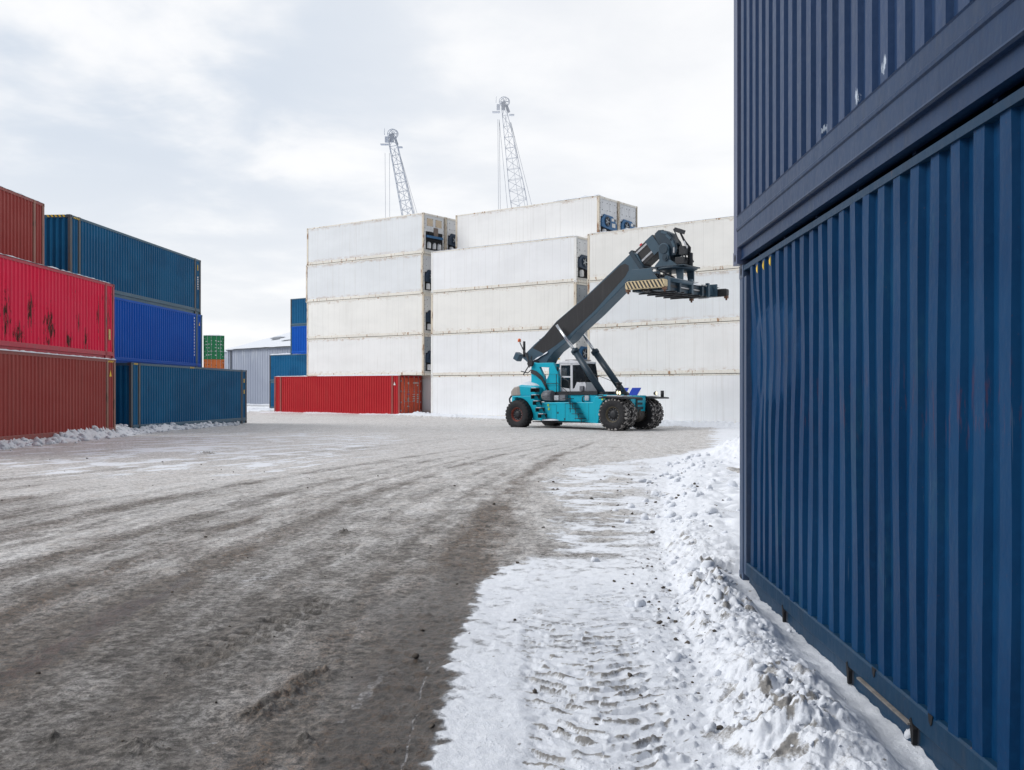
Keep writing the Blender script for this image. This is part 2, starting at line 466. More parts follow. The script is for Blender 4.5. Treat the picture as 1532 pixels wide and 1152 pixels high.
def snow_strip(name, origin, yaw, z, x0, x1, y0, y1, h, label, pitch=0., over=.03, seed=1, thr=-1., mat=None):
    """an uneven cushion of snow on a roof"""
    n = max(8, int((x1-x0)/.12)); m = 7; vs = []
    for i in range(n+1):
        x = x0+(x1-x0)*i/n
        for j in range(m+1):
            t = j/m; y = y0-over*.3+(y1-y0+over*.3)*t
            hh = h*(.55+.9*abs(float(perlin(np.array(x*1.7+seed*9.1), np.array(y*1.7), seed)))+.35*float(perlin(np.array(x*6.), np.array(y*6.+seed), seed+3)))
            e = min(1., 4*t*1., 4*(1-t))**.6*min(1., (i/n)*(x1-x0)/.15, (1-i/n)*(x1-x0)/.15)**.5
            if thr > -1 and float(perlin(np.array(x*.8+seed), np.array(.3), seed)) < thr: e *= .12
            vs.append((x, y+.02*float(perlin(np.array(x*3.), np.array(seed*1.)))*(j == 0), .002+hh*e))
    fs = [(i*(m+1)+j, (i+1)*(m+1)+j, (i+1)*(m+1)+j+1, i*(m+1)+j+1) for i in range(n) for j in range(m)]
    b = len(vs)
    mb = MB().add(vs, fs, 0, True)
    o = mb.build(name, mat or SNOW); o.location = (origin[0], origin[1], z); o.rotation_euler = (0, -pitch, yaw)
    tag(o, label, 'snow', kind='stuff')
    return o

# ------------------------------------------------------------------ paints of the boxes
pB = paint('navy_side', (.0008, .029, .090), fade=(.003, .050, .135), rust=.14, dirt=.40, rough=.45, patch=.7, spec=.12, grime=(.006, .026, .06), band=(1.66, .28, (.13, .035, .03)))
pBr = paint('navy_rail', (.006, .032, .072), fade=(.010, .042, .085), rust=.30, dirt=.45, rough=.45, spec=.15, grime=(.02, .03, .045))
pU = paint('slate_side', (.011, .036, .100), fade=(.024, .056, .135), rust=.10, dirt=.3, rough=.42, spec=.2, patches=([(5.33, .60, .09, .14), (5.12, .52, .07, .08), (4.05, .52, .05, .07), (3.6, .5, .04, .06), (5.75, .62, .10, .16), (2.9, .5, .03, .04)], (.42, .48, .56), (42, 42, 9), .60), grime=(.02, .035, .06))
pUr = paint('slate_rail', (.007, .028, .078), fade=(.020, .052, .12), rust=.16, dirt=.35, rough=.42, spec=.2, grime=(.02, .03, .05))
pPost = paint('worn_post', (.035, .065, .125), rust=.3, dirt=.5, rustcol=(.12, .075, .05))
pBlueL = paint('teal_side', (.002, .082, .195), fade=(.006, .12, .26), rust=.15, dirt=.32, grime=(.014, .045, .08), patch=.7, spec=.15)
pBlueLr = paint('teal_rail', (.03, .09, .14), rust=.2, dirt=.5, grime=(.05, .07, .09))
pBlueM = paint('cobalt_side', (.002, .080, .42), fade=(.004, .11, .50), rust=.05, dirt=.25, grime=(.006, .045, .18), spec=.12)
pPostL = paint('rusty_dark_post', (.05, .06, .07), rust=.85, dirt=.5, rustcol=(.09, .06, .045))
pRed = paint('crimson_side', (.72, .012, .060), fade=(.66, .05, .10), rust=.50, dirt=.25, spec=.12, patches=([(12.30, 1.6, .16, .95), (13.25, 1.6, .14, 1.3), (1.5, 1.1, .7, .9), (2.6, .55, .5, .5), (3.4, 1.2, .4, 1.0), (4.9, .55, .45, .45), (5.6, 1.1, .35, .9), (6.4, .5, .5, .5), (7.1, 1.3, .3, .8), (8.4, .9, .5, .8), (9.9, .5, .35, .45), (11.2, .6, .35, .5), (10.6, 1.2, .2, .5)], (.06, .022, .016), (17, 17, 3.0), .615), rustcol=(.09, .025, .018), grime=(.28, .05, .06))
pRedr = paint('crimson_rail', (.42, .02, .045), fade=(.36, .04, .06), rust=.5, dirt=.5, rustcol=(.09, .03, .025))
pPostC = paint('crimson_post', (.34, .03, .045), rust=.85, dirt=.4, rustcol=(.10, .035, .025))
pBrown = paint('brick_side', (.29, .048, .042), fade=(.34, .085, .072), rust=.35, dirt=.35, spec=.12, rustcol=(.10, .03, .02), grime=(.17, .06, .05))
pBrownr = paint('brick_rail', (.24, .05, .04), rust=.6, dirt=.5)
pPostR = paint('rusty_brown_post', (.22, .09, .06), rust=.8, dirt=.5, rustcol=(.10, .05, .03))
pR = paint('signal_red_side', (.43, .018, .026), fade=(.48, .035, .035), rust=.25, dirt=.35, spec=.12, grime=(.30, .05, .04))
pRd = paint('orange_red_door', (.66, .105, .05), rust=.2, dirt=.3, grime=(.35, .07, .05))
pRp = paint('dark_red_post', (.26, .05, .04), rust=.6, dirt=.5)
pW1 = reefer_paint('reefer_cool', (.84, .845, .85), .2)
pW2 = reefer_paint('reefer_warm', (.85, .845, .83), .5)
pW3 = reefer_paint('reefer_cream', (.85, .835, .79), .4)
pW4 = reefer_paint('reefer_grey', (.77, .79, .80), .8)
pW5 = reefer_paint('reefer_pale', (.87, .875, .88), .1)
pWp = paint('rusty_cream_post', (.66, .58, .46), fade=(.74, .70, .62), rust=.95, dirt=.6, rustcol=(.26, .14, .075), grime=(.40, .30, .20))
pWr = paint('cream_rail', (.72, .69, .62), rust=.8, dirt=.35, rustcol=(.38, .22, .12), grime=(.55, .48, .4))
pWclean = paint('white_post', (.76, .75, .72), rust=.3, dirt=.3, rustcol=(.35, .2, .12), grime=(.6, .56, .5))
pG = paint('green_side', (.012, .20, .07), rust=.1, dirt=.2, grime=(.03, .12, .06))
pO = paint('orange_side', (.62, .16, .035), rust=.15, dirt=.2, grime=(.4, .14, .06))

# ------------------------------------------------------------------ right-hand near boxes
YR = math.atan2(-1, -.031)
def dentL(x, z, o):
    """dented and pushed-in stretch of the near wall"""
    dx = dy = 0.
    # a shallow repaired band where the valleys were pushed out near the top
    a = math.exp(-((x-1.15)/.95)**2-((z-2.05)/.42)**2)
    e = 1/(1+math.exp(-(a-.42)*26))
    if o == 0: dy -= .020*e
    dy += .020*a
    b = math.exp(-((x-.62)/.20)**2)*math.exp(-((z-1.9)/.55)**2)
    dy += .045*b*(1 if o else .4); dx += .03*b*math.sin(z*3)
    c = math.exp(-((x-.82)/.12)**2)*math.exp(-((z-1.35)/.8)**2)
    dx += .035*c*math.sin(z*2.1+1); dy += .018*c
    dy += .006*math.sin(x*2.3+z*1.1)+.003*math.sin(x*9+z*4)*o
    return dx, dy
LRb = -.075
rprofL = [(.232, .012), (.222, .001), (.122, .001), (.112, .010), (.111, .030), (.016, .030), (.004, .014), (0, .014)]
low = make_container(12.192, HC, pB, pBr, pPost, nz=48, dent=dentL, rail=(.112, .232), near=True, pitch=.236, inner0=.30, rprof=rprofL, topz=.058, depth=.032, fr=(.42, .06, .46))
place(low, (2.085, 9.2), YR, LRb, 0.0, 'dented navy blue container standing in the snow bank at the right, in front', group='near navy containers')
# fork pockets / lashing cut-outs in the bottom rail
for xx in (1.65, 3.25, 4.28, 5.7):
    mb = MB(); mb.prism([(xx, .13), (xx+.02, .145), (xx+.055, .10), (xx+.05, .02), (xx+.03, .02)], -.0035, .02, 'y'); fixn(mb.build('rail_cutout', dark, low))
for xx in (3.72, 4.52):
    mb = MB(); mb.prism([(xx, .238), (xx+.055, .238), (xx+.045, .20), (xx+.03, .185), (xx+.01, .20)], -.0035, .0, 'y'); fixn(mb.build('rail_cutout', dark, low))
mb = MB()
mb.prism([(3.50, .108), (4.30, .108), (4.30, .118), (3.50, .118)], -.018, .015, 'y')
mb.build('pocket_lip', plain('worn_steel', (.22, .20, .18), .6, .3), low)
for i, xx in enumerate((.70, .94, 1.18)):
    decal(low, 'hazard_mark', [(xx, HC-.10), (xx+.05, HC-.075), (xx+.05, HC-.15), (xx+.005, HC-.125)], -.0095, yellow)
upp = make_container(12.192, HC, pU, pUr, paint('slate_post', (.07, .09, .16), rust=.4, dirt=.4), nz=1, rail=(.13, .43), near=True, pitch=.245, post=.17, depth=.030, fr=(.46, .06, .42),
    rprof=[(.43, .0), (.425, -.006), (.415, .0), (.325, .0), (.315, -.008), (.295, -.006), (.285, .004), (.16, .004), (.148, .0), (.14, .012), (.139, .040), (.046, .040), (.040, .028), (.030, .028)])
place(upp, (2.040, 9.245), YR, LRb+HC+.010, 0.0, 'slate blue container stacked on top of the near navy one, deep bottom rail', group='near navy containers')
# ------------------------------------------------------------------ left-hand boxes
YL1 = R(90)-.012
def left45(mat, rail, post, org, yaw, lvl, label, end=None, **k):
    c = make_container(13.716, HC, mat, rail, post, end_mat=end, **k)
    return place(c, org, yaw, .08+lvl*HC, 0, label, group='coloured containers stacked on the left')
oA = (-15.27+.012*0, 24.95)
yA = math.atan2(13.7, .10)
left45(pBrown, pBrownr, pPostR, (-15.38, 24.95), yA, 0, 'brick brown ribbed container on the snowy ground at the left edge, under the crimson one')
left45(pRed, pRedr, pPostC, (-15.42, 24.93), yA, 1, 'crimson red container with black rust streaks on top of the brick brown one')
left45(pBrown, pBrownr, pPostR, (-17.58, 23.78), yA, 2, 'faded brown container highest at the left edge, behind the crimson one')
for lv in (0, 1): left45(pBrown, pBrownr, pPostR, (-18.0, 23.78), yA, lv, 'brown container hidden behind the front row, level %s of its stack' % ('one' if lv == 0 else 'two'))
yB = math.atan2(13.6, 1.17)
lb = left45(pBlueL, pBlueLr, pPostL, (-15.76, 41.5), yB, 0, 'weathered teal blue container standing alone on the ground, snow at its foot')
yC = math.atan2(13.65, .92)
left45(pBlueM, pBlueM, pBlueLr, (-17.42, 39.75), yC, 1, 'bright cobalt blue container between the two teal ones on the left')
left45(pBlueL, pBlueLr, pPostL, (-17.45, 39.6), yC, 2, 'teal blue container on top of the cobalt blue one, topmost of its stack')
left45(pBlueL, pBlueLr, pPostL, (-17.45, 39.6), yC, 0, 'teal container at the bottom of the cobalt stack, hidden by the one in front')
for o in list(COL.objects):
    if o.type == 'EMPTY' and o.get('group') == 'coloured containers stacked on the left' and o.location.y > 24:
        if abs(o.location.z-.08) < .01 and 'brick' in o['label']:
            decal(o, 'warning_sign', [(13.10, 2.25), (13.32, 2.25), (13.21, 2.5)], .002, yellow); hazard(o, 13.0, HC-.11, .5)
        if 'alone' in o['label']:
            hazard(o, .25, HC-.09, .35); hazard(o, 6.0, HC-.09, .5)
            for zz in (2.2, 1.6): decal(o, 'yellow_mark', [(13.2, zz), (13.32, zz), (13.32, zz+.22), (13.2, zz+.22)], .002, yellow)
        if 'topmost' in o['label']:
            hazard(o, .25, HC-.12, .5)
            mb = MB(); z0 = HC-.10
            for i in range(5): mb.prism([(.2+i*.16, z0), (.28+i*.16, z0), (.34+i*.16, z0+.09), (.26+i*.16, z0+.09)], -.004, .01, 'x')
            fixn(mb.build('hazard_mark', yellow, o))
            for i in range(6): decal(o, 'lettering', [(13.20, 1.9-i*.12), (13.32, 1.9-i*.12), (13.32, 1.98-i*.12), (13.2, 1.98-i*.12)], .002, white_mark)
            decal(o, 'yellow_mark', [(13.2, 2.3), (13.3, 2.3), (13.3, 2.6), (13.2, 2.6)], .002, yellow)
        if 'cobalt blue container' in o['label']:
            decal(o, 'warning_sign', [(13.2, 2.3), (13.36, 2.3), (13.28, 2.5)], .002, yellow)
            for i in range(13): decal(o, 'lettering', [(12.55, 2.6-i*.16), (12.62, 2.6-i*.16), (12.62, 2.7-i*.16), (12.55, 2.7-i*.16)], .0, white_mark)
        if 'crimson' in o['label'] and 'rust' in o['label']:
            decal(o, 'yellow_mark', [(13.15, .75), (13.33, .75), (13.33, 1.15), (13.15, 1.15)], .002, plain('faded_label', (.55, .38, .14)))
snow_strip('roof_snow', (-15.42, 24.93), yA, .08+2*HC, .05, 13.7, .0, .6, .07, 'thin white snow along the top edge of the crimson container', over=.08, seed=3)
snow_strip('roof_snow', (-15.38, 24.95), yA, .08+HC+.0, .1, 13.7, -.045, .02, .05, 'line of snow on the ledge between the brown and the crimson container', over=.0, seed=5)
snow_strip('roof_snow', (-17.58, 23.78), yA, .08+3*HC, .1, 13.7, .0, .7, .10, 'snow on the roof of the highest brown container', seed=8)

# ------------------------------------------------------------------ white refrigerated stacks
def from_near(near, yawfar, L=12.192):
    return (near[0]+L*math.cos(yawfar), near[1]+L*math.sin(yawfar)), yawfar-math.pi
RG = 'white refrigerated containers in the long stacks'
# colour, unit style and label of each level, bottom to top
protos = {}
def reefer(mat, unit, post=None):
    k = (mat.name, unit, post.name if post else '')
    if k not in protos:
        protos[k] = make_container(12.192, HC, mat, pWr, post or pWp, style='reefer', rail=(.03, .22), unit=unit, topz=.09); return protos[k]
    return copy_tree(protos[k])
def stack(org, yaw, z0, pitch, specs, shift=0.):
    for lv, (mat, unit, post, label, dx) in enumerate(specs):
        if label is None: continue
        r = reefer(mat, unit, post)
        o = (org[0]+dx*math.cos(yaw), org[1]+dx*math.sin(yaw))
        place(r, o, yaw, z0+lv*HC-pitch*dx, -pitch, label, group=RG)
def behind(o, yaw, k=1, dx=0.):
    return local2world(o, yaw, dx, k*(W+.03))
oa, ya = from_near((-6.37, 71.2), 2.5035)
pa = .0045; zA = .11+12.192*pa
oaI = local2world(oa, ya, 0, .12)
stack(oaI, ya, zA, pa, [(pW2, 0, None, None, 0), (pW2, 3, None, 'white reefer resting on the red container, second level of the leftmost white stack', 0), (pW3, 2, None, 'creamy reefer at the third level of the leftmost white stack', .0),
    (pW4, 2, None, 'dull grey-white reefer second from the top of the leftmost white stack', -.1), (pW4, 1, None, 'rust-edged reefer topmost on the leftmost white stack, beige plates on its end', 0)])
o2 = behind(oaI, ya)
stack(o2, ya, zA, pa, [(pW4, 3, None, 'grey reefer behind the red container, ground level of the second row', 0)]+[(pW2, 2, None, 'reefer in the second row behind the leftmost white stack, level %s' % w, 0) for w in ('two', 'three', 'four')]+[(pW1, 2, None, 'reefer topmost in the second row behind the leftmost white stack', 0)])
# red 45 ft box at the foot of the stack
c, s_ = math.cos(2.5035), math.sin(2.5035)
rO = (-6.37+15.9*c, 71.2+15.9*s_)
red = make_container(13.716, HC, pR, pR, pRp, rail=(.05, .13), doors=13.716, door_mat=pRd, pitch=.245, topz=.07)
place(red, rO, ya, .11+15.9*pa, -pa, 'red container with orange-red doors standing in snow at the foot of the white stacks')
dec = []
mb = MB(); x = 13.716
def dmark(y0, y1, z0, z1): mb.box(x-.010, x+.004, y0, y1, z0, z1)
for (y0, z0, n, dz) in ((.78, 2.30, 1, .0), (1.55, 2.35, 1, 0)): pass
for i in range(5): dmark(1.44+i*.13, 1.53+i*.13, 2.32, 2.42)
for i in range(2): dmark(1.86+i*.1, 1.93+i*.1, 2.14, 2.24)
dmark(.86, 1.0, 2.28, 2.42)
for i in range(4): dmark(1.40, 1.64, 1.02+i*.16, 1.07+i*.16)
for i in range(5): dmark(1.86, 2.05, .92+i*.14, .99+i*.14)
for i in range(2): dmark(.82+i*.1, .98+i*.02, .62, .70)
mb.build('lettering', white_mark, red)
MB().box(x-.01, x+.004, .8, 1.08, 1.52, 1.57).build('sticker', plain('blue_sticker', (.05, .08, .4)), red)
MB().box(x-.01, x+.004, .84, 1.0, 1.0, 1.28).build('placard', plain('grey_placard', (.4, .38, .33)), red)
decal(red, 'warning_sign', [(13.1, 2.2), (13.3, 2.2), (13.2, 2.45)], .002, white_mark)
snow_strip('roof_snow', rO, ya, .11+15.9*pa+HC, 5.0, 13.716, .0, .125, .11, 'cushion of snow along the roof edge of the red container', -pa, over=.02, seed=21)
snow_strip('roof_snow', rO, ya, .11+15.9*pa+HC, .0, 3.5, .0, 2.4, .06, 'snow on the bare end of the roof of the red container', -pa, over=.02, seed=22)

od, yd = from_near((4.005, 62.87), 2.49); pd = .0022; zD = .02+12.192*pd
stack(od, yd, zD, pd, [(pW5, 4, pWclean, 'clean white reefer on the ground behind the turquoise machine, middle stack', 0), (pW5, 0, pWclean, 'white reefer with a small yellow triangle sign, second level of the middle stack', 0),
    (pW3, 3, None, 'cream white reefer at the third level of the middle stack', .0), (pW5, 2, pWclean, 'bright white reefer on top of the lower middle stack, snow on its edge', .02)])
oc = behind(od, yd, 1, .15)
stack(oc, yd, zD, pd, [(pW2, 0, None, 'reefer behind the middle stack, %s level' % w, 0) for w in ('first', 'second', 'third', 'fourth')]+[(pW2, 0, None, 'highest white reefer of all, blue fan unit on its end, rusty corner posts', 0)])
oc2 = behind(od, yd, 2, .15)
stack(oc2, yd, zD, pd, [(pW2, 0, None, 'reefer in the third row of the middle stack, %s level' % w, 0) for w in ('first', 'second', 'third', 'fourth')]+[(pW1, 0, None, 'reefer beside the highest one, only its end with a blue fan unit in view', 0)])
snow_strip('roof_snow', od, yd, zD+4*HC, .2, 12.0, .0, .9, .08, 'snow along the roof edge of the lower middle stack', -pd, seed=31, over=.03)
snow_strip('roof_snow', oc, yd, zD+5*HC, 8.6, 12.1, .0, 1.2, .16, 'drift of snow on the right end of the highest reefer', -pd, seed=33, over=.05)

ye = 2.46-math.pi; oe = (4.62, 61.5); zE = -.10
stack(oe, ye, zE, 0, [(pW5, 0, pWclean, 'clean white reefer on the ground with two blue slanted marks, right white stack', 0), (pW2, 0, None, 'white reefer at the second level of the right white stack', 0),
    (pW4, 0, None, 'pale grey reefer behind the raised spreader, third level of the right white stack', 0), (pW3, 0, None, 'cream reefer on top of the right white stack, above the boom head', 0)])
for k in (1,):
    ob = behind(oe, ye, k)
    stack(ob, ye, zE, 0, [(pW2, 0, None, 'reefer in the row behind the right white stack, %s level' % w, 0) for w in ('first', 'second', 'third')])
snow_strip('roof_snow', oe, ye, zE+4*HC, .2, 12.1, .0, .9, .07, 'snow along the roof edge of the right white stack', seed=41)
# marks on reefers
for o in list(COL.objects):
    if o.get('label', '').startswith('clean white reefer on the ground with two'):
        blu = plain('logo_blue', (.01, .05, .42), .5, var=.1)
        # slanted marks low on the wall, partly behind the machine
        for a in (2.05, 2.90): decal(o, 'logo_mark', [(a, 1.62), (a+.62, 1.62), (a+.95, 2.14), (a+.33, 2.14)], -.010, blu)
    if 'small yellow triangle' in o.get('label', ''):
        decal(o, 'warning_sign', [(10.55, .95), (10.97, .95), (10.76, 1.33)], -.010, yellow)

# ------------------------------------------------------------------ far blue stack, green and orange boxes
BG = 'blue containers far behind the white stacks'
by = ya
proto = make_container(12.192, HC, pBlueL, pBlueLr, pPostL, pitch=.26)
place(proto, (-25.9, 107), by, .0+HC+.05, 0, 'teal blue container with snow on its roof behind the left end of the red one', group=BG)
c2 = copy_tree(proto); place(c2, (-25.9, 107), by, .05, 0, 'teal blue container at ground level, hidden behind the red one', group=BG)
c3 = copy_tree(proto); place(c3, (-25.9+3.35*math.cos(by), 107+3.35*math.sin(by)), by, .05+3*HC, 0, 'narrow strip of a teal blue container, topmost left of the white stacks', group=BG)
c4 = make_container(12.192, HC, pBlueM, pBlueM, pBlueLr, pitch=.26)
place(c4, (-25.9+3.35*math.cos(by), 107+3.35*math.sin(by)), by, .05+2*HC, 0, 'cobalt blue container just under the topmost teal one, left of the white stacks', group=BG)
snow_strip('roof_snow', (-25.9, 107), by, .05+2*HC, 0, 5.0, 0, 2.4, .18, 'snow on the roof of the far teal container', seed=51)
def scribble(root, mat, seed):
    r = random.Random(seed); mb = MB()
    for y in (.32, .62, .92, 1.45, 1.75, 2.02):
        for k in range(5):
            if r.random() < .25: continue
            z = .5+k*.42+r.uniform(-.05, .05); w = r.uniform(.08, .2); mb.box(-.014, -.002, y, y+w, z, z+r.uniform(.05, .11))
    mb.build('lettering', mat, root)
for lv, (m, lab) in enumerate(((pG, 'green container at ground level far behind the teal stack'), (pO, 'orange container end below the green one, far left behind the teal stack'), (pG, 'green container end with white lettering, far left behind the teal stack'))):
    g_ = make_container(12.192, HC, m, m, m, doors=0, door_mat=m)
    # boxes run straight away from the viewer, doors forward
    place(g_, (-35.0, 122), math.atan2(122, -35), .1+lv*HC, 0, lab, group='green and orange containers seen end on')
    scribble(g_, white_mark if lv == 2 else plain('dark_lettering', (.18, .05, .02)), lv)
snow_strip('roof_snow', (-35.0, 122), math.atan2(122, -35), .1+3*HC, 0, 12, 0, 2.4, .12, 'snow on the roof of the green container', seed=61)

# ------------------------------------------------------------------ warehouse
def warehouse():
    root = empty('warehouse', (-46.7, 165, 0), (0, 0, math.atan2(-11, 12.7)))
    m, nt, bs = newmat('grey_blue_sheet'); g = G(nt); v, ov = g.objvec(); sx = g.n('ShaderNodeSeparateXYZ'); g.put(sx.inputs[0], ov)
    n = g.noise(g.scale(v, (.15, .15, .15)), 1., 4.)
    c = g.mix(g.ramp(n, .35, .65), (.26, .29, .36), (.31, .34, .41))
    st = g.math('MULTIPLY', g.ramp(sx.outputs[2], 5.8, 8.6), g.ramp(g.noise(g.scale(v, (.8, .8, .12)), 1.2, 4., .7), .5, .62))
    c = g.mix(g.math('MULTIPLY', st, .4), c, (.5, .52, .55))
    g.put(bs.inputs['Base Color'], c); bs.inputs['Roughness'].default_value = .5
    L, D, H, rz = 60., 26., 8.85, 3.4
    mb = MB(); p = []
    xx = 0.
    while xx < L-.5: p += [(xx, 0), (xx+.35, 0), (xx+.42, .05), (xx+.58, .05)]; xx += .65
    p += [(L, 0)]
    vs = [(a, b, 0) for a, b in p]+[(a, b, H) for a, b in p]; k = len(p)
    mb.add(vs, [(i, i+1, k+i+1, k+i) for i in range(k-1)])
    mb.prism([(.06, 0), (D, 0), (D, H), (D/2, H+rz), (.06, H)], 0, .2, 'x'); mb.prism([(.06, 0), (D, 0), (D, H), (D/2, H+rz), (.06, H)], L-.2, L, 'x'); mb.box(0.2, L-.2, D-.2, D, 0, H)
    fixn(mb.build('wall', m, root))
    trim = plain('dark_trim', (.10, .11, .13))
    MB().box(-.15, L+.15, -.35, .0, H-.02, H+.12).build('gutter', trim, root)
    mb = MB().box(-.25, .12, -.10, .06, 0, H-.03); mb.build('corner_trim', plain('pale_trim', (.36, .40, .46)), root)
    MB().tube([(.9, -.12, .1), (.9, -.12, H-.05)], .09, 8).build('downpipe', trim, root)
    # lower annexe to the left of the corner
    MB().box(-6, -.26, 1.5, D-1, 0, H-.1).build('side_wing', m, root)
    mb = MB(); n = 60; q = 8
    for side in (0, 1):
        vs = []
        for i in range(n+1):
            for j in range(q+1):
                x = -.4+(L+.8)*i/n; t = j/q; y = -.4+(D/2+.4)*t; z = H+.10+(rz+.1)*t+.10+.05*float(perlin(np.array(x*.6), np.array(y*.6)))
                vs.append((x, y if side == 0 else D-y, z))
        fs = [(i*(q+1)+j, (i+1)*(q+1)+j, (i+1)*(q+1)+j+1, i*(q+1)+j+1) for i in range(n) for j in range(q)]
        if side: fs = [f[::-1] for f in fs]
        mb.add(vs, fs, 0, True)
    mb.box(-6.2, -.3, 1.2, D-.8, H-.09, H+.35)
    mb.build('roof', SNOW, root)
    for (a, b, w, h) in ((1.0, 7.6, 3.6, .9), (3.6, 6.2, 2.0, .6), (8.4, 4.6, 2.2, .45), (7.4, 9.6, 3.2, .5)):
        pts = [(a+w/2+w/2*math.cos(t)*(1+.25*math.sin(3*t+a)), b+h*math.sin(t)*(1+.3*math.cos(2*t+b))) for t in [2*math.pi*k/14 for k in range(14)]]
        mb = MB(); vs = []
        for (px_, py_) in pts: t = (py_+.4)/(D/2+.4); vs.append((px_, py_, H+.10+(rz+.1)*t+.185))
        mb.add(vs, [tuple(range(14))]); fixn(mb.build('bare_roof_patch', plain('wet_roof', (.22, .24, .27)), root))
    tag(root, 'grey-blue sheet metal warehouse with a snow-covered roof, beyond the container stacks', 'warehouse')
warehouse()

# ------------------------------------------------------------------ harbour cranes
def crane(bx, headpt, footpt, wtop, wmid, tmid, wfoot, label, col, seedr=0, ropes=(), back=()):
    gm = plain('crane_hazed_'+col[0], col[1], .6, var=.2); gd = plain('crane_dark_'+col[0], tuple(c*.7 for c in col[1]), .6, var=.2)  # crane greys paled to paint distance haze into the colour, far crane palest
    root = empty('harbour_crane', (bx[0], bx[1], 0))
    B = Vector((bx[0], bx[1], 0)); h = Vector(headpt)-B; f = Vector(footpt)-B
    d = (h-f).normalized(); e1 = Vector((1, 0, 0)); e1 = (e1-d*e1.dot(d)).normalized(); e2 = d.cross(e1)
    Ln = (h-f).length; n = 22; chords = [[], [], [], []]
    mb = MB()
    def wd(t): return wfoot+(wmid-wfoot)*min(1, t/tmid) if t < tmid else wmid+(wtop-wmid)*(t-tmid)/(1-tmid)
    for i in range(n+1):
        t = i/n; c = f+(h-f)*t; w = wd(t)/2
        for k, (a, b) in enumerate(((-1, -1), (1, -1), (1, 1), (-1, 1))): chords[k].append(c+e1*a*w+e2*b*w*.9)
    for k in range(4): mb.tube(chords[k], .06, 5)
    for i in range(n):
        for k in range(4):
            a, b = chords[k], chords[(k+1) % 4]
            mb.tube([a[i], b[i]], .04, 4, cap=False)
            mb.tube([a[i], b[i+1]] if i % 2 else [b[i], a[i+1]], .045, 4, cap=False)
    mb.tube([f+e2*.2, h+e2*.2-d*2], .05, 4)
    mb.build('lattice_boom', gm, root)
    hd_ = MB()
    for dx, r in ((0, .85), (.45, .8), (-.5, .4)):
        c = h+Vector((.1+dx*.5, dx*.5, .55+(-.5 if r < .6 else 0)))
        pts = [c+Vector((math.cos(t)*r, 0, math.sin(t)*r)) for t in [2*math.pi*k/20 for k in range(21)]]
        hd_.tube(pts, .07, 5, mi=0)
        for k in range(6):
            t = k*math.pi/3; hd_.tube([c, c+Vector((math.cos(t)*r, 0, math.sin(t)*r))], .05, 4)
    hd_.cbox(h+Vector((0, 0, -.3)), (.7, .7, 1.3), None, 1); hd_.cbox(h+Vector((-.9, 0, -.5)), (.6, .5, 1.0), None, 0); hd_.cbox(h+Vector((.8, 0, -.8)), (.4, .4, 1.3), Matrix.Rotation(-.35, 3, 'Y'), 1)
    hd_.cbox(h+Vector((-1.3, 0, -1.4)), (1.4, .9, .12)); hd_.cbox(h+Vector((1.5, 0, -1.9)), (.9, .8, .15)); hd_.tube([h+Vector((-1.3, 0, .3)), h+Vector((-1.3, 0, 1.5))], .05, 4)
    hd_.build('boom_head', [gm, gd], root)
    rp = MB()
    for (a, b) in ropes: rp.tube([Vector(a)-B, Vector(b)-B], .035, 4)
    rp.build('rope', plain('rope_grey', tuple(c*.8 for c in col[1])), root)
    # slewing body, tower and portal (behind the stacks)
    F = f
    mb = MB().cbox((F.x+3.5, F.y, F.z-1), (9, 4.5, 4.2)); mb.cbox((F.x+8.5, F.y, F.z-1), (2, 5, 3)); mb.build('machinery_house', gm, root, bevel=.1)
    mb = MB().lathe([(1.5, 0), (1.3, F.z-9.1)], (F.x+2, F.y, 6), 'z', 20); mb.build('tower', gm, root)
    for sx in (-1, 1):
        for sy in (-1, 1):
            mb = MB().tube([(F.x+2+sx*.9, F.y+sy*.9, 6.4), (F.x+2+sx*5, F.y+sy*5, 0.3)], .5, 8); mb.build('leg', gm, root)
    MB().cbox((F.x+2, F.y, 6.2), (4.2, 4.2, .8)).build('portal_deck', gd, root)
    tag(root, label, 'crane', 'harbour cranes beyond the stacks')
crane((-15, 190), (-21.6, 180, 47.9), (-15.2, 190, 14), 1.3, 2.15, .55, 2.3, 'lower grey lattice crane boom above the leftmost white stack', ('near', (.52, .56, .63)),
    ropes=(((-22.8, 180, 45), (-22.6, 180, 20)), ((-22.0, 180, 45), (-21.9, 180, 20)), ((-20.2, 180, 45), (-13.6, 196, 20)), ((-20.2, 180, 45), (-14.6, 196, 20))))
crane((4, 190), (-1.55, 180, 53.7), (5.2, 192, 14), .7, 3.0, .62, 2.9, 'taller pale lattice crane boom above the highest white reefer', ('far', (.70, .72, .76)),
    ropes=(((-2.55, 180, 51), (-2.3, 180, 20)), ((-2.3, 180, 51), (-1.9, 180, 20)), ((-.2, 180, 50.5), (8.8, 200, 20)), ((-.2, 180, 50.5), (7.0, 200, 20)), ((-.3, 180, 50.5), (5.9, 200, 20)), ((-2.3, 180, 51), (.6, 180, 20))))

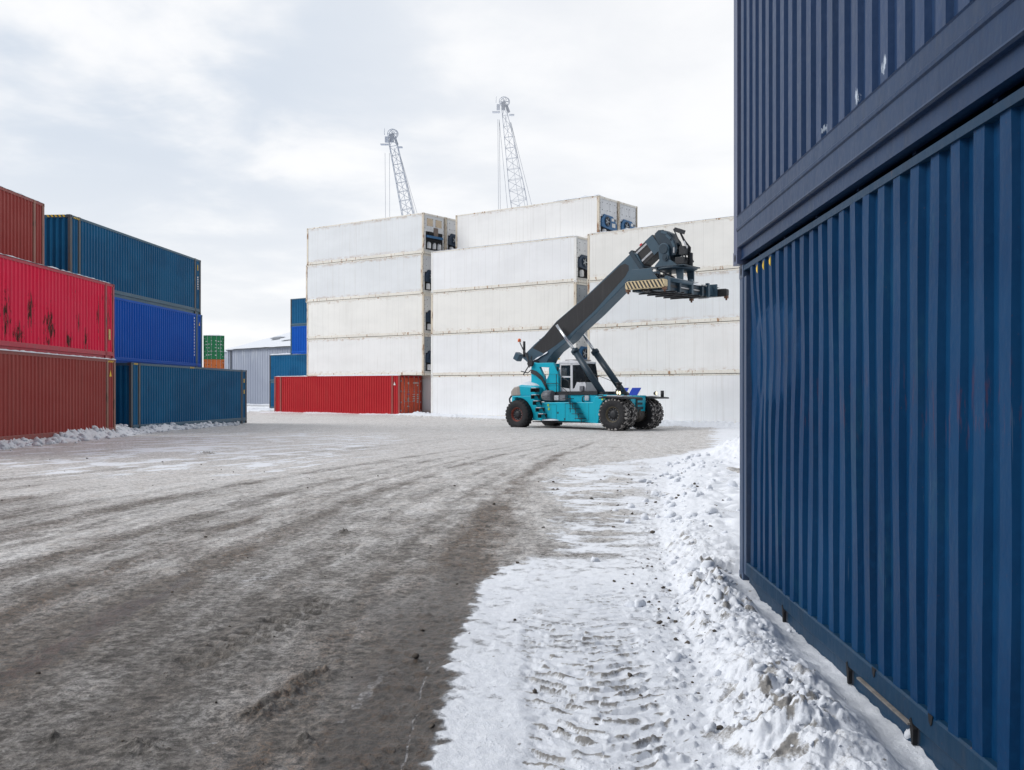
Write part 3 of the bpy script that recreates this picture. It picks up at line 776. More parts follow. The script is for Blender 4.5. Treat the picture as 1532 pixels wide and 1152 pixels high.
# ------------------------------------------------------------------ ground
CPT = np.array([(0, 5, 0), (-3, 8, 0), (-8, 15, 0), (-15, 31, .06), (-14.5, 48, .06), (-8, 70, .12), (-18, 80, .15), (0, 64, .0), (0, 53, -.10), (5, 49, -.17), (8, 51, -.18), (12, 52, -.12),
    (20, 48, -.12), (5, 20, -.05), (2.2, 9, -.05), (2.2, 4, -.05), (0, 25, -.02), (-5, 40, 0), (5, 34, -.10), (-30, 107, .05), (-45, 160, 0), (-36, 122, .1), (40, 60, 0), (0, 200, 0), (-100, 50, 0), (60, 0, 0), (0, -20, 0)])
def base_z(x, y):
    num = 0; den = 0
    for (a, b, z) in CPT:
        sc = 3+.10*b if b > 0 else 5
        w = 1/(((x-a)**2+(y-b)**2)/sc**2+.25)**2
        num = num+w*z; den = den+w
    return num/den
YF = [0, 4.6, 6, 8, 9.5, 12.4, 18, 24.7, 30, 40]
XFOOT = [.80, .94, 1.10, 1.30, 1.48, 1.80, 2.75, 4.0, 5.2, 7.5]
XCREST = [1.22, 1.36, 1.52, 1.70, 1.88, 2.3, 3.3, 4.8, 6.1, 8.5]
def seg_dist(x, y, p, q):
    dx, dy = q[0]-p[0], q[1]-p[1]; L2 = dx*dx+dy*dy
    t = np.clip(((x-p[0])*dx+(y-p[1])*dy)/L2, 0, 1)
    return np.hypot(x-p[0]-t*dx, y-p[1]-t*dy), t, ((x-p[0])*dy-(y-p[1])*dx)/math.sqrt(L2)
def ground_fields(x, y):
    u = x-.0058*np.maximum(y-8, 0)**2/(1+.012*np.maximum(y-8, 0))     # across the wheel tracks
    u = (u+.5)/(1-.60*sm(7, 45, y))-.5
    far = sm(10, 30, y)
    st = fbm(u*1.5+.6*fbm(x*.3, y*.3, 2, 3), y*.22, 5, 1, .6)                 # long streaks along the tracks
    st2 = fbm(u*5+.7*fbm(x, y, 2, 4), y*1.0, 4, 7, .6)
    xs = fbm(x*.75+.5*fbm(x*.6, y*.6, 2, 13), y*1.25, 5, 12, .6)                 # streaks across (wind blown snow)
    md = fbm(x*1.1, y*1.1, 5, 20)
    fi = fbm(x*7, y*7, 4, 30)
    # --- snow field on the right
    edge = np.interp(y, [0, 4.4, 5.2, 6.7, 8.5, 9.9, 10.6, 11.3, 11.8, 14.6, 19, 22.5, 24.7, 28, 33, 60], [-.40, -.40, -.42, -.45, -.36, -.16, .18, .45, .40, .42, .45, 1.0, 2.2, 4.4, 6.4, 12])
    tooth = .025*perlin(y*5.5, y*0+.3, 40)+.012*perlin(y*18, y*0+.3, 41)
    amp = .16+.50*sm(8., 12, y)
    e = (x-edge+tooth*sm(9.5, 7, y)-.04)/(.16+.40*sm(8.0, 12, y))+amp*2.2*xs+.55*fi+.14*fbm(x*3, y*14, 3, 33)*sm(6, 9, y)+.3*fbm(x*2.5, y*2.5, 4, 34)
    snow = sm(-.4, .6, e)
    snow = snow*(1-.80*sm(-.12, .30, xs+.5*md+.25*fi)*sm(9.6, 11.5, y)*sm(2.4, .4, x-.12*(y-10))*sm(34, 24, y))
    # muddy cross track
    ct = bump(y, 10.55+.12*md, .22)*sm(-.5, .2, x)*sm(1.75, 1.2, x+.2*fi)
    snow = snow*(1-.35*ct*sm(-.2, .3, xs+.8*fi+.1))
    foot = np.interp(y, YF, XFOOT); crest = np.interp(y, YF, XCREST)
    bl = sm(-.14, .06, x-foot+.10*md+.05*fi)
    bankmask = bl*sm(36, 25, y)
    snow = snow*np.clip(.74+.30*fi+.25*xs+.12*sm(7, 4, y), 0, 1)
    snow = np.maximum(snow, bankmask)
    # --- left bank and strips along the stacks
    lb = np.interp(y, [20, 25, 31, 38.4, 41, 46, 52, 55], [-14.3, -14.35, -14.55, -14.55, -14.9, -14.6, -14.1, -14.6])
    lbank = sm(.15, -.45, x-lb+.25*md+.12*fi)*sm(57, 53, y)
    lbank = np.where(x < -22, lbank*0+1, lbank)
    # distance in front of white rows
    def front(org, yaw, x0, x1):
        c, s = math.cos(yaw), math.sin(yaw)
        lx = (x-org[0])*c+(y-org[1])*s; ly = -(x-org[0])*s+(y-org[1])*c
        return -ly, sm(x0-.8, x0, lx)*sm(x1+.8, x1, lx)
    dA, mA = front(rO, ya, -.3, 16.5); dD, mD = front(od, yd, -1.5, 14); dE, mE = front(oe, ye, -1.2, 20)
    wob = .35*fbm(x*.6, y*.6, 3, 50)+.12*fi
    sA = sm(1.5, .9, dA+wob*1.6)*mA*(dA > -3.2); sD = sm(2.6, 1.9, dD+wob*1.8)*mD*(dD > -8); sE = sm(2.6, 2.0, dE+wob*1.8)*mE*(dE > -8)
    sF = np.clip(sm(96, 99, y+.1*x), 0, 1)*(1-0*x)
    rows = np.maximum(np.maximum(sA, sD), np.maximum(sE, sF))
    # heap on the right between the near boxes and the yard
    hx = sm(5.0, 6.0, x+.35*wob-.0*y)*bump(y, 25.6, 1.7)+.9*bump(x, 6.9, .9)*bump(y, 27.2, .8)
    heap = np.clip(hx, 0, 1.3)
    snow = np.maximum(np.maximum(snow, rows), np.maximum(lbank, sm(.12, .4, heap)))
    bare = sm(4.4, 4.9, x+.3*md)*bump(y, 21.6+.5*md, .75)
    snow = snow*(1-.9*sm(.35, .6, bare))
    # icy / packed-snow light tone on the road
    light = np.interp(y, [4, 7, 10, 14, 20, 28, 40], [.20, .30, .44, .58, .74, .88, .95])+.30*st+.20*st2
    light = light+.55*bump(u, -5.4, .55)*sm(6.5, 9, y)*sm(15, 10, y)*(.6+st2)
    light = light+.5*bump(u, -8.6, 1.8)*sm(14, 18, y)+.25*sm(-4, -9, x)*sm(18, 24, y)
    light = light+.14*sm(.0, .35, st2)*sm(5, 12, y)
    trk = 0
    for (tc, tw, ta) in ((-.52, .30, .55), (-1.22, .13, .25), (-1.95, .16, .22), (-2.95, .26, .42), (-3.75, .16, .30), (-4.7, .24, .34), (-6.3, .30, .40), (-7.2, .18, .25), (-8.8, .45, .42), (-10.6, .3, .3), (-12.2, .5, .35)):
        wob_ = .12*fbm(y*.12, y*0+tc*3.1, 2, 190)
        trk = trk+ta*bump(u, tc+wob_, tw*(1+.35*fi))*(.72+.9*fbm(y*.35, y*0+tc, 3, 191)+.5*st2)
    lph = y/.155+.5*np.abs(fbm(u*4, y*.3, 2, 195))+1.3*np.abs(np.sin(u*9))
    lf_ = lph-np.floor(lph)
    lugs = (bump(lf_, .5, .16)-.28)*np.clip(trk*2.2, 0, 1)*sm(-.25, .25, fbm(x*1.6, y*1.1, 3, 196)+.05)*sm(26, 14, y)
    light = light-1.05*trk*sm(52, 24, y)-.38*lugs
    light = np.clip(light+.22*md+.12*fbm(x*.35, y*.5, 3, 77)-.04, 0, 1)
    # bright frozen patches
    snow = np.maximum(snow, .95*sm(-.25, .40, st+.6*md+.35*st2)*sm(17, 23, y)*sm(-1.5, -6, x)*sm(52, 36, y))
    patch = 1.3*bump(u, -2.28, .16)*bump(y, 9.1, .65)+.9*bump(x, -.82+.10*(y-5.4), .05)*sm(4.2, 5.2, y)*sm(6.4, 5.7, y)+.7*bump(x, -1.45, .22)*bump(y, 4.75, .22)
    patch = np.clip(sm(.38, 1.0, patch*(1+1.6*fi+.9*xs)+.15*st2), 0, 1)*.42
    line = (fi+.5*xs > -.12)*bump(x, -.485+.012*perlin(y*6, y*0, 60)-.05*(y-4.4)/3, .013)*sm(4.2, 4.5, y)*sm(6.6, 6.2, y)*sm(-.25, .0, perlin(y*9, y*0, 61)+.25)
    # brown churned grit in the main rut
    brown = bump(u, -.62+.02*np.minimum(y, 15), .34+.012*y)*sm(36, 24, y)*.9+.45*bump(u, -3.6, .6)*sm(26, 14, y)+.40*sm(18, 40, y)*sm(-.2, .4, st)+.45*sm(.0, .4, md+st)
    brown = brown+.5*bump(u, -1.2, .5)*sm(.0, .4, st2)+.8*np.clip(trk*1.3, 0, 1)*sm(44, 24, y)
    brown = np.clip(brown, 0, 1)
    wet = np.clip(1.0*bump(u, -.55, .32)*sm(12, 6.5, y)+.55*np.clip(trk, 0, 1)*sm(24, 12, y)+.75*bump(u, -2.95, .16)*sm(5, 6.5, y)*sm(10, 8, y)*sm(-.1, .3, st2+.2)+.55*bump(x, -.95, .2)*bump(y, 7.7, .6)+.35*sm(.15, .45, fbm(u*3, y*.8, 3, 70))*sm(14, 8, y), 0, 1)
    # --- heights
    z = base_z(x, y)
    z = z+.006*st2+.012*st+.006*fi
    near = sm(32, 12, y)
    z = z-.010*lugs*near-.012*np.clip(trk, 0, 1)*near*(1-snow)
    z = z+.010*sm(.05, .45, fbm(x*5, y*5, 3, 80))*near*(1-snow)*(.35+brown)
    rough = fbm(x*24, y*17, 3, 81)
    z = z+near*(1-snow)*(.0035+.0065*brown)*rough
    z = z+.018*snow*sm(9, 6, y)*0+.004*snow*(1-bankmask)
    z = z+snow*.010*fbm(x*2.4, y*9, 4, 90)*near
    # puffy lumps
    L1 = np.abs(perlin(x*4.2, y*4.2, 100)); L2 = np.abs(perlin(x*10+.5*md, y*10, 101)); L3 = np.abs(perlin(x*23, y*23, 102)); L4 = np.abs(perlin(x*48, y*48, 103))
    Lb = np.abs(perlin(x*2.6+.4*md, y*2.6, 104))
    lum = .085*L1+.060*L2+.032*L3+.012*L4
    s0 = x-foot; s1 = x-crest
    ridge = sm(0, 1, np.clip(s0/np.maximum(crest-foot, .05), 0, 1))*np.where(s1 > 0, .35+.65*np.exp(-(s1/.33)**2), 1)
    bh = np.interp(y, [0, 5, 9, 13, 20, 30], [.15, .15, .14, .09, .10, .14])
    chunk = bump(s1, -.08, .28)*(.35+.65*sm(-.3, .3, fbm(x*.9, y*.9, 2, 110)))*sm(15, 9, y)
    bz = 1.05*bh*ridge*(.75+.5*fbm(x*1.2, y*1.2, 2, 111))-.05*sm(.3, .75, s1)*sm(10, 8.5, y)+(.35+.9*chunk)*lum*sm(-.05, .15, s0)*.95*(1-.80*sm(.12, .45, s1+.14*md))+.10*Lb*sm(.0, .3, s1)
    wd = 2.085-.031*(9.2-y)-x
    bz = np.where(y < 9.4, bz*(.22+.78*sm(.0, .34, wd-.02+.10*md+.05*fi))-.035*sm(.5, .05, wd)*sm(9.0, 8.3, y), bz)
    z = z+bankmask*bz
    # wall side gutter: snow stays low against the near container
    z = z+.03*lum*0
    # small crumbs of snow left of the bank
    crumb = sm(.30, .55, perlin(x*14, y*14, 120))*bump(s0, -.08, .28)*sm(26, 14, y)
    z = z+.020*crumb
    # left bank
    z = z+lbank*sm(-.0, -1.0, x-lb)*(.27+.20*L1+.07*L2+.10*fbm(x*1.3, y*1.0, 3, 131))*(.55+.6*sm(-.3, .4, fbm(x*.35, y*.22, 2, 130)))*np.interp(y, [24, 40, 46, 55], [1.0, .95, .85, .45])
    z = z+sA*(.10+.08*L1)+sD*(.16+.12*L1)+sE*(.20+.16*L1)*sm(2.6, 1.2, dE)+heap*(.42+.20*L1+.10*L2)
    # tread print in the snow
    cx = .42+.10*perlin(y*.5, y*0, 140)+.03*(y-5)
    w = (x-cx)+.10*fbm(x*2, y*2.5, 3, 145)
    inb = sm(.42, .34, np.abs(w))*sm(8.8, 6.4, y+1.2*md)+.45*sm(.30, .2, np.abs(w-.18))*bump(y, 8.3, .45)
    ph = (y+.10*np.cos(w*6.5)-.03*np.abs(w)+.10*fbm(x*2.2, y*2.2, 3, 141)+.02*np.sign(w))/.15
    fr = ph-np.floor(ph)
    lug = sm(.0, .16, fr)*sm(.50, .36, fr)
    patchy = sm(-.12, .14, fbm(x*4.5, y*4.5, 3, 142)+.04)
    z = z-inb*snow*(1-bankmask)*(.014+.020*lug*patchy)+inb*snow*.012*bump(fr, .62, .10)*patchy
    tdirt = inb*np.clip(1.25*bump(fr, .55, .085)*sm(.05, .32, fbm(x*7, y*9, 3, 143)+.22)+.22*lug*patchy, 0, 1)
    z = z+.012*inb*bump(fr, .55, .08)*sm(.1, .4, fbm(x*9, y*9, 3, 144)+.2)
    # second faint print crossing further off
    tr2 = bump(y, 17.2, .30)*sm(1.5, 2.2, x)*sm(5.2, 4.4, x)*(np.sin(x*17+y*3) > .3)
    # tread print in the mud
    d, t, sd = seg_dist(x, y, (-1.98, 6.15), (-1.46, 8.1))
    mt = sm(.17, .10, d); ph2 = t*11+sd*.8; f2 = ph2-np.floor(ph2)
    z = z-mt*.034*sm(.0, .2, f2)*sm(.62, .45, f2)*sm(-.4, .1, md+.25)+mt*.020*bump(f2, .8, .14)+.014*bump(d, .20, .06)*(.5+fi)
    wet = np.clip(wet+mt*.55*bump(f2, .25, .2), 0, 1)
    # clods
    d, t, sd = seg_dist(x, y, (-1.32, 5.15), (-1.14, 5.95))
    z = z+sm(.13, .03, d)*(.014*L3*2+.014*L2*2+.008)*(.4+.8*sm(-.3, .2, fi)); cl = sm(.14, .05, d)
    for (a, b, r, h) in ((-3.9, 6.9, .12, .02), (-.98, 4.75, .05, .03), (-1.75, 4.72, .09, .02), (-2.2, 4.8, .06, .02), (-.60, 6.25, .025, .02), (-2.02, 12.0, .09, .04), (-8.4, 27.5, .25, .08), (-1.3, 8.9, .03, .02)):
        z = z+h*np.exp(-((x-a)**2+(y-b)**2)/r**2)*(.6+L3*2); cl = np.maximum(cl, np.exp(-((x-a)**2+(y-b)**2)/(1.3*r)**2))
    # dirt on snow: dirty clods along the bank crest, grit near the road edge
    dirt = 1.5*chunk*sm(-.02, .28, fbm(x*6.5, y*6.5, 5, 150)+.20*sm(7.2, 5, y)*sm(-.2, .2, fbm(x*2, y*2, 2, 149)))*sm(-.1, .3, fi+.2)
    dirt = dirt+.5*bump(s0, .0, .16)*sm(.10, .5, fbm(x*5, y*5, 4, 151))+tdirt*1.7
    dirt = dirt+.8*sm(.22, .5, fbm(x*1.2, y*5, 5, 152)+.25*fi)*sm(10, 13, y)*sm(30, 22, y)*(1-rows)*(1-bankmask)
    dirt = dirt+.8*tr2*(.5+fi)+.45*sm(.25, .5, fbm(x*.4, y*2.4, 4, 153))*sm(12, 14, y)*sm(3.2, 2.2, x-.1*y)
    dirt = dirt+.35*lbank*sm(.2, .5, fbm(x*1.5, y*1.5, 4, 155))+sm(.50, .60, fbm(x*11, y*11, 3, 156))*.9*sm(20, 12, y)
    dirt = np.clip(dirt, 0, 1)*snow
    snow = np.clip(np.maximum(np.maximum(snow, patch*.92), line*.45), 0, 1)
    light = np.clip(light*(1-.8*cl), 0, 1)
    return z, snow, light, brown, wet, dirt, u
def build_ground():
    ys = [-40., -20., -10., -5., -2., 0., 1.2, 2.2, 3.0]; y = 3.0
    while y < 70: y += max(.0125, .0033*y); ys.append(y)
    while y < 4000: y *= 1.045; ys.append(y)
    ys = np.array(ys)
    t = list(np.arange(-.60, .4301, .00125)); s = .01
    a = t[-1]
    while a < 40: a += s; s *= 1.16; t.append(a)
    s = .01; a = t[0]; l = []
    while a > -40: a -= s; s *= 1.16; l.append(a)
    t = np.array(l[::-1]+t)
    wv = np.maximum(ys, 3.)+.6
    X = t[None, :]*wv[:, None]; Yg = np.repeat(ys[:, None], len(t), 1)
    xf = X.ravel(); yf = Yg.ravel()
    z, snow, light, brown, wet, dirt, u = ground_fields(xf, yf)
    n = len(xf); co = np.empty((n, 3)); co[:, 0] = xf; co[:, 1] = yf; co[:, 2] = z
    r, c = len(ys), len(t); i = (np.arange(r-1)[:, None]*c+np.arange(c-1)[None, :]).ravel()
    q = np.stack([i, i+1, i+c+1, i+c], 1).astype(np.int32)
    me = bpy.data.meshes.new('ground'); me.vertices.add(n); me.vertices.foreach_set('co', co.ravel())
    me.loops.add(q.size); me.loops.foreach_set('vertex_index', q.ravel()); me.polygons.add(len(q))
    me.polygons.foreach_set('loop_start', np.arange(0, q.size, 4, dtype=np.int32))
    me.polygons.foreach_set('use_smooth', np.ones(len(q), bool)); me.update(calc_edges=True)
    for nm, d in (('snow', snow), ('light', light), ('brown', brown), ('wet', wet), ('dirt', dirt), ('track', u)):
        a = me.attributes.new(nm, 'FLOAT', 'POINT'); a.data.foreach_set('value', d.astype(np.float32))
    o = bpy.data.objects.new('ground', me); COL.objects.link(o); o['kind'] = 'structure'
    m, nt, bs = newmat('yard_ground'); g = G(nt)
    at = lambda nm: g.n('ShaderNodeAttribute', attribute_name=nm).outputs['Fac']
    geo = g.n('ShaderNodeNewGeometry'); P = geo.outputs['Position']
    sx = g.n('ShaderNodeSeparateXYZ'); g.put(sx.inputs[0], P)
    cx = g.n('ShaderNodeCombineXYZ'); g.put(cx.inputs[0], at('track')); g.put(cx.inputs[1], sx.outputs[1]); T = cx.outputs[0]
    s1 = g.noise(g.scale(T, (5., 1.5, 1)), 1., 6., .7, .6); s2 = g.noise(g.scale(T, (1.8, .35, 1)), 1.3, 6., .7)
    f1 = g.noise(P, 16., 6., .7); f2 = g.noise(P, 70., 4., .7); f3 = g.noise(P, 230., 3., .7); m1 = g.noise(P, 2.6, 5., .65)
    mud = g.mix(g.ramp(f1, .32, .68), (.094, .083, .073), (.215, .196, .176))
    mud = g.mix(g.math('MULTIPLY', g.ramp(s1, .45, .7), .45), mud, (.21, .20, .19))
    mud = g.mix(g.math('MULTIPLY', g.ramp(s1, .5, .28), .4), mud, (.06, .055, .052))
    m2 = g.noise(P, 6.5, 5., .7)
    mud = g.mix(g.math('MULTIPLY', g.ramp(m2, .50, .66), .55), mud, (.26, .25, .24))
    mud = g.mix(g.math('MULTIPLY', g.ramp(m2, .46, .32), .55), mud, (.055, .050, .046))
    # grit colour
    gr = g.mix(g.ramp(f2, .4, .62), (.060, .040, .028), (.20, .125, .075))
    bf = g.math('MULTIPLY', at('brown'), g.ramp(g.math('ADD', f1, g.math('MULTIPLY', f2, .6)), .74, .90))
    mud = g.mix(g.math('MULTIPLY', bf, 1.), mud, gr)
    mud = g.mix(g.math('MULTIPLY', g.ramp(f2, .56, .66), .55), mud, (.045, .040, .036))
    mud = g.mix(g.math('MULTIPLY', g.ramp(f3, .55, .68), .5), mud, (.32, .30, .28))
    mud = g.mix(g.math('MULTIPLY', g.ramp(f3, .44, .34), .5), mud, (.05, .045, .042))
    vo = g.n('ShaderNodeTexVoronoi'); g.put(vo.inputs['Vector'], g.scale(P, (38, 26, 30))); vo.inputs['Scale'].default_value = 1.
    peb = g.math('MULTIPLY', g.ramp(vo.outputs['Distance'], .34, .18), g.ramp(g.math('ADD', m1, g.math('MULTIPLY', f1, .4)), .66, .86))
    mud = g.mix(g.math('MULTIPLY', peb, .7), mud, (.075, .055, .042))
    lines = g.ramp(g.noise(g.scale(P, (3.2, 13, 5)), 1., 6., .75, .4), .56, .66)
    mud = g.mix(g.math('MULTIPLY', lines, .35), mud, (.30, .285, .27))
    ice = g.mix(g.ramp(s2, .3, .7), (.58, .56, .545), (.72, .71, .705))
    ice = g.mix(g.math('MULTIPLY', g.ramp(f1, .5, .75), .45), ice, (.32, .28, .24))
    ice = g.mix(g.math('MULTIPLY', g.ramp(m1, .5, .7), .35), ice, (.42, .35, .29))
    ice = g.mix(g.math('MULTIPLY', g.ramp(m2, .54, .70), .4), ice, (.33, .29, .25))
    ice = g.mix(g.math('MULTIPLY', g.ramp(f2, .58, .70), .45), ice, (.20, .17, .15))
    lf = g.math('ADD', at('light'), g.math('MULTIPLY', g.math('SUBTRACT', g.math('ADD', s1, g.math('ADD', g.math('MULTIPLY', f1, .8), g.math('MULTIPLY', f2, .7))), 1.25), .85))
    c = g.mix(g.ramp(lf, .05, .98), mud, ice)
    wt = at('wet'); wm = g.ramp(g.math('ADD', wt, g.math('MULTIPLY', g.math('SUBTRACT', f1, .5), .8)), .25, .75)
    c = g.mix(g.math('MULTIPLY', wm, .55), c, (.058, .047, .039))
    cn = g.math('ADD', g.math('MULTIPLY', f1, .40), g.math('ADD', g.math('MULTIPLY', f2, .35), g.math('MULTIPLY', m2, .25)))
    ck = g.math('MULTIPLY_ADD', g.ramp(cn, .41, .60), .80, .57)
    cc = g.n('ShaderNodeCombineXYZ'); g.put(cc.inputs[0], ck); g.put(cc.inputs[1], ck); g.put(cc.inputs[2], ck)
    c = g.mix(1., c, cc.outputs[0], 'MULTIPLY')
    sn = g.mix(g.ramp(f1, .3, .75), (.71, .735, .785), (.80, .82, .855))
    sn = g.mix(g.math('MULTIPLY', g.ramp(f3, .60, .8), .4), sn, (.5, .5, .52))
    df = g.ramp(g.math('ADD', at('dirt'), g.math('MULTIPLY', g.math('SUBTRACT', f2, .5), 1.1)), .22, .80)
    sn = g.mix(g.math('MULTIPLY', df, .85), sn, g.mix(g.ramp(f1, .35, .65), (.10, .088, .072), (.26, .235, .20)))
    sf = g.ramp(g.math('ADD', at('snow'), g.math('ADD', g.math('MULTIPLY', g.math('SUBTRACT', f1, .5), .75), g.math('MULTIPLY', g.math('SUBTRACT', f2, .5), .45))), .30, .72)
    c = g.mix(sf, c, sn)
    g.put(bs.inputs['Base Color'], c)
    rg = g.math('SUBTRACT', g.math('MULTIPLY_ADD', sf, .12, .66), g.math('MULTIPLY', wm, .38))
    g.put(bs.inputs['Roughness'], rg); bs.inputs['Specular IOR Level'].default_value = .35
    h = g.math('ADD', g.math('MULTIPLY', f1, .8), g.math('ADD', g.math('MULTIPLY', f2, .45), g.math('ADD', g.math('MULTIPLY', f3, .22), g.math('ADD', g.math('MULTIPLY', s1, .5), g.math('MULTIPLY', peb, .25)))))
    g.bumpn(g.math('MULTIPLY', h, g.math('MULTIPLY_ADD', sf, -.62, 1.)), 1., .03, bs)
    me.materials.append(m)
    return o
build_ground()
def gz(x, y): return float(ground_fields(np.array([float(x)]), np.array([float(y)]))[0][0])

# loose clods of snow and frozen mud
def clods(name, spots, mat, label, seed):
    r = random.Random(seed); import bmesh
    vs = []; fs = []
    bm = bmesh.new(); bmesh.ops.create_icosphere(bm, subdivisions=2, radius=1.); tv = [v.co.copy() for v in bm.verts]; tf = [[v.index for v in f.verts] for f in bm.faces]; bm.free()
    X = np.array([s[0] for s in spots]); Y = np.array([s[1] for s in spots]); Z = ground_fields(X, Y)[0]
    for (x, y, s), z in zip(spots, Z):
        o = len(vs); a, b, c_ = (r.uniform(.7, 1.3) for _ in range(3)); rot = Matrix.Rotation(r.uniform(0, 6), 3, 'Z') @ Matrix.Rotation(r.uniform(-.6, .6), 3, 'X'); k = r.random()*50
        P = np.array([(v.x, v.y, v.z) for v in tv]); n = 1+.55*perlin(P[:, 0]*1.3+k, P[:, 1]*1.3+P[:, 2]*1.7, seed)+.30*perlin(P[:, 0]*3+k, P[:, 1]*3+P[:, 2]*2.7, seed+1)
        for p, q in zip(P, n):
            w = rot @ Vector((p[0]*a, p[1]*b, p[2]*c_*.75)); vs.append((x+w.x*s*q, y+w.y*s*q, z+s*.22+w.z*s*q))
        fs += [[i+o for i in f] for f in tf]
    mb = MB().add(vs, fs, 0, True); o = mb.build(name, mat); tag(o, label, 'clods', kind='stuff')
r = random.Random(3); sp = [(1.02, 6.28, .045), (1.07, 6.30, .035), (1.02, 8.0, .05), (.95, 8.02, .04), (.84, 10.2, .05), (1.66, 8.98, .075), (1.72, 8.84, .07), (1.60, 9.1, .06), (2.02, 5.02, .05)]
for i in range(260):
    y = 4.3+r.random()**1.5*9; cr = float(np.interp(y, YF, XCREST)); x = r.gauss(cr-.05, .17)
    if r.random() < .25: x = cr-r.uniform(.2, .55)
    sp.append((x, y, .006+.034*r.random()**3.5))
for i in range(140):
    y = r.uniform(13, 27); x = float(np.interp(y, YF, XFOOT))+r.gauss(.3, .5); sp.append((x, y, .02+.06*r.random()**2))
for i in range(260):
    y = r.uniform(24, 54); x = float(np.interp(y, [20, 31, 41, 52], [-14.3, -14.5, -14.9, -14.1]))+r.gauss(-.45, .25); sp.append((x, y, .03+.10*r.random()**2))
clods('snow_clod', sp, SNOW, 'loose lumps of snow along the ploughed banks', 5)
mudm = plain('frozen_mud', (.075, .062, .05), .8, var=.5, sc=30)
sp = [(-.40, 5.0, .014), (.24, 4.95, .016), (-.60, 6.25, .02), (.02, 7.4, .012)]
for i in range(60):
    y = 4.3+r.random()**1.3*22; x = r.uniform(-7, 1.2)*(.4+y/18); sp.append((x, y, .004+.010*r.random()**2+.0004*y))
for i in range(110):
    y = r.uniform(4.4, 11); x = float(np.interp(y, YF, XFOOT))+r.gauss(-.02, .20); sp.append((x, y, .005+.014*r.random()**3))
for i in range(60):
    y = r.uniform(11.5, 22); x = r.gauss(1.3+.05*y, .9); sp.append((x, y, .01+.02*r.random()**2))
clods('mud_clod', sp, mudm, 'small dark crumbs of frozen mud scattered on the road and snow', 6)

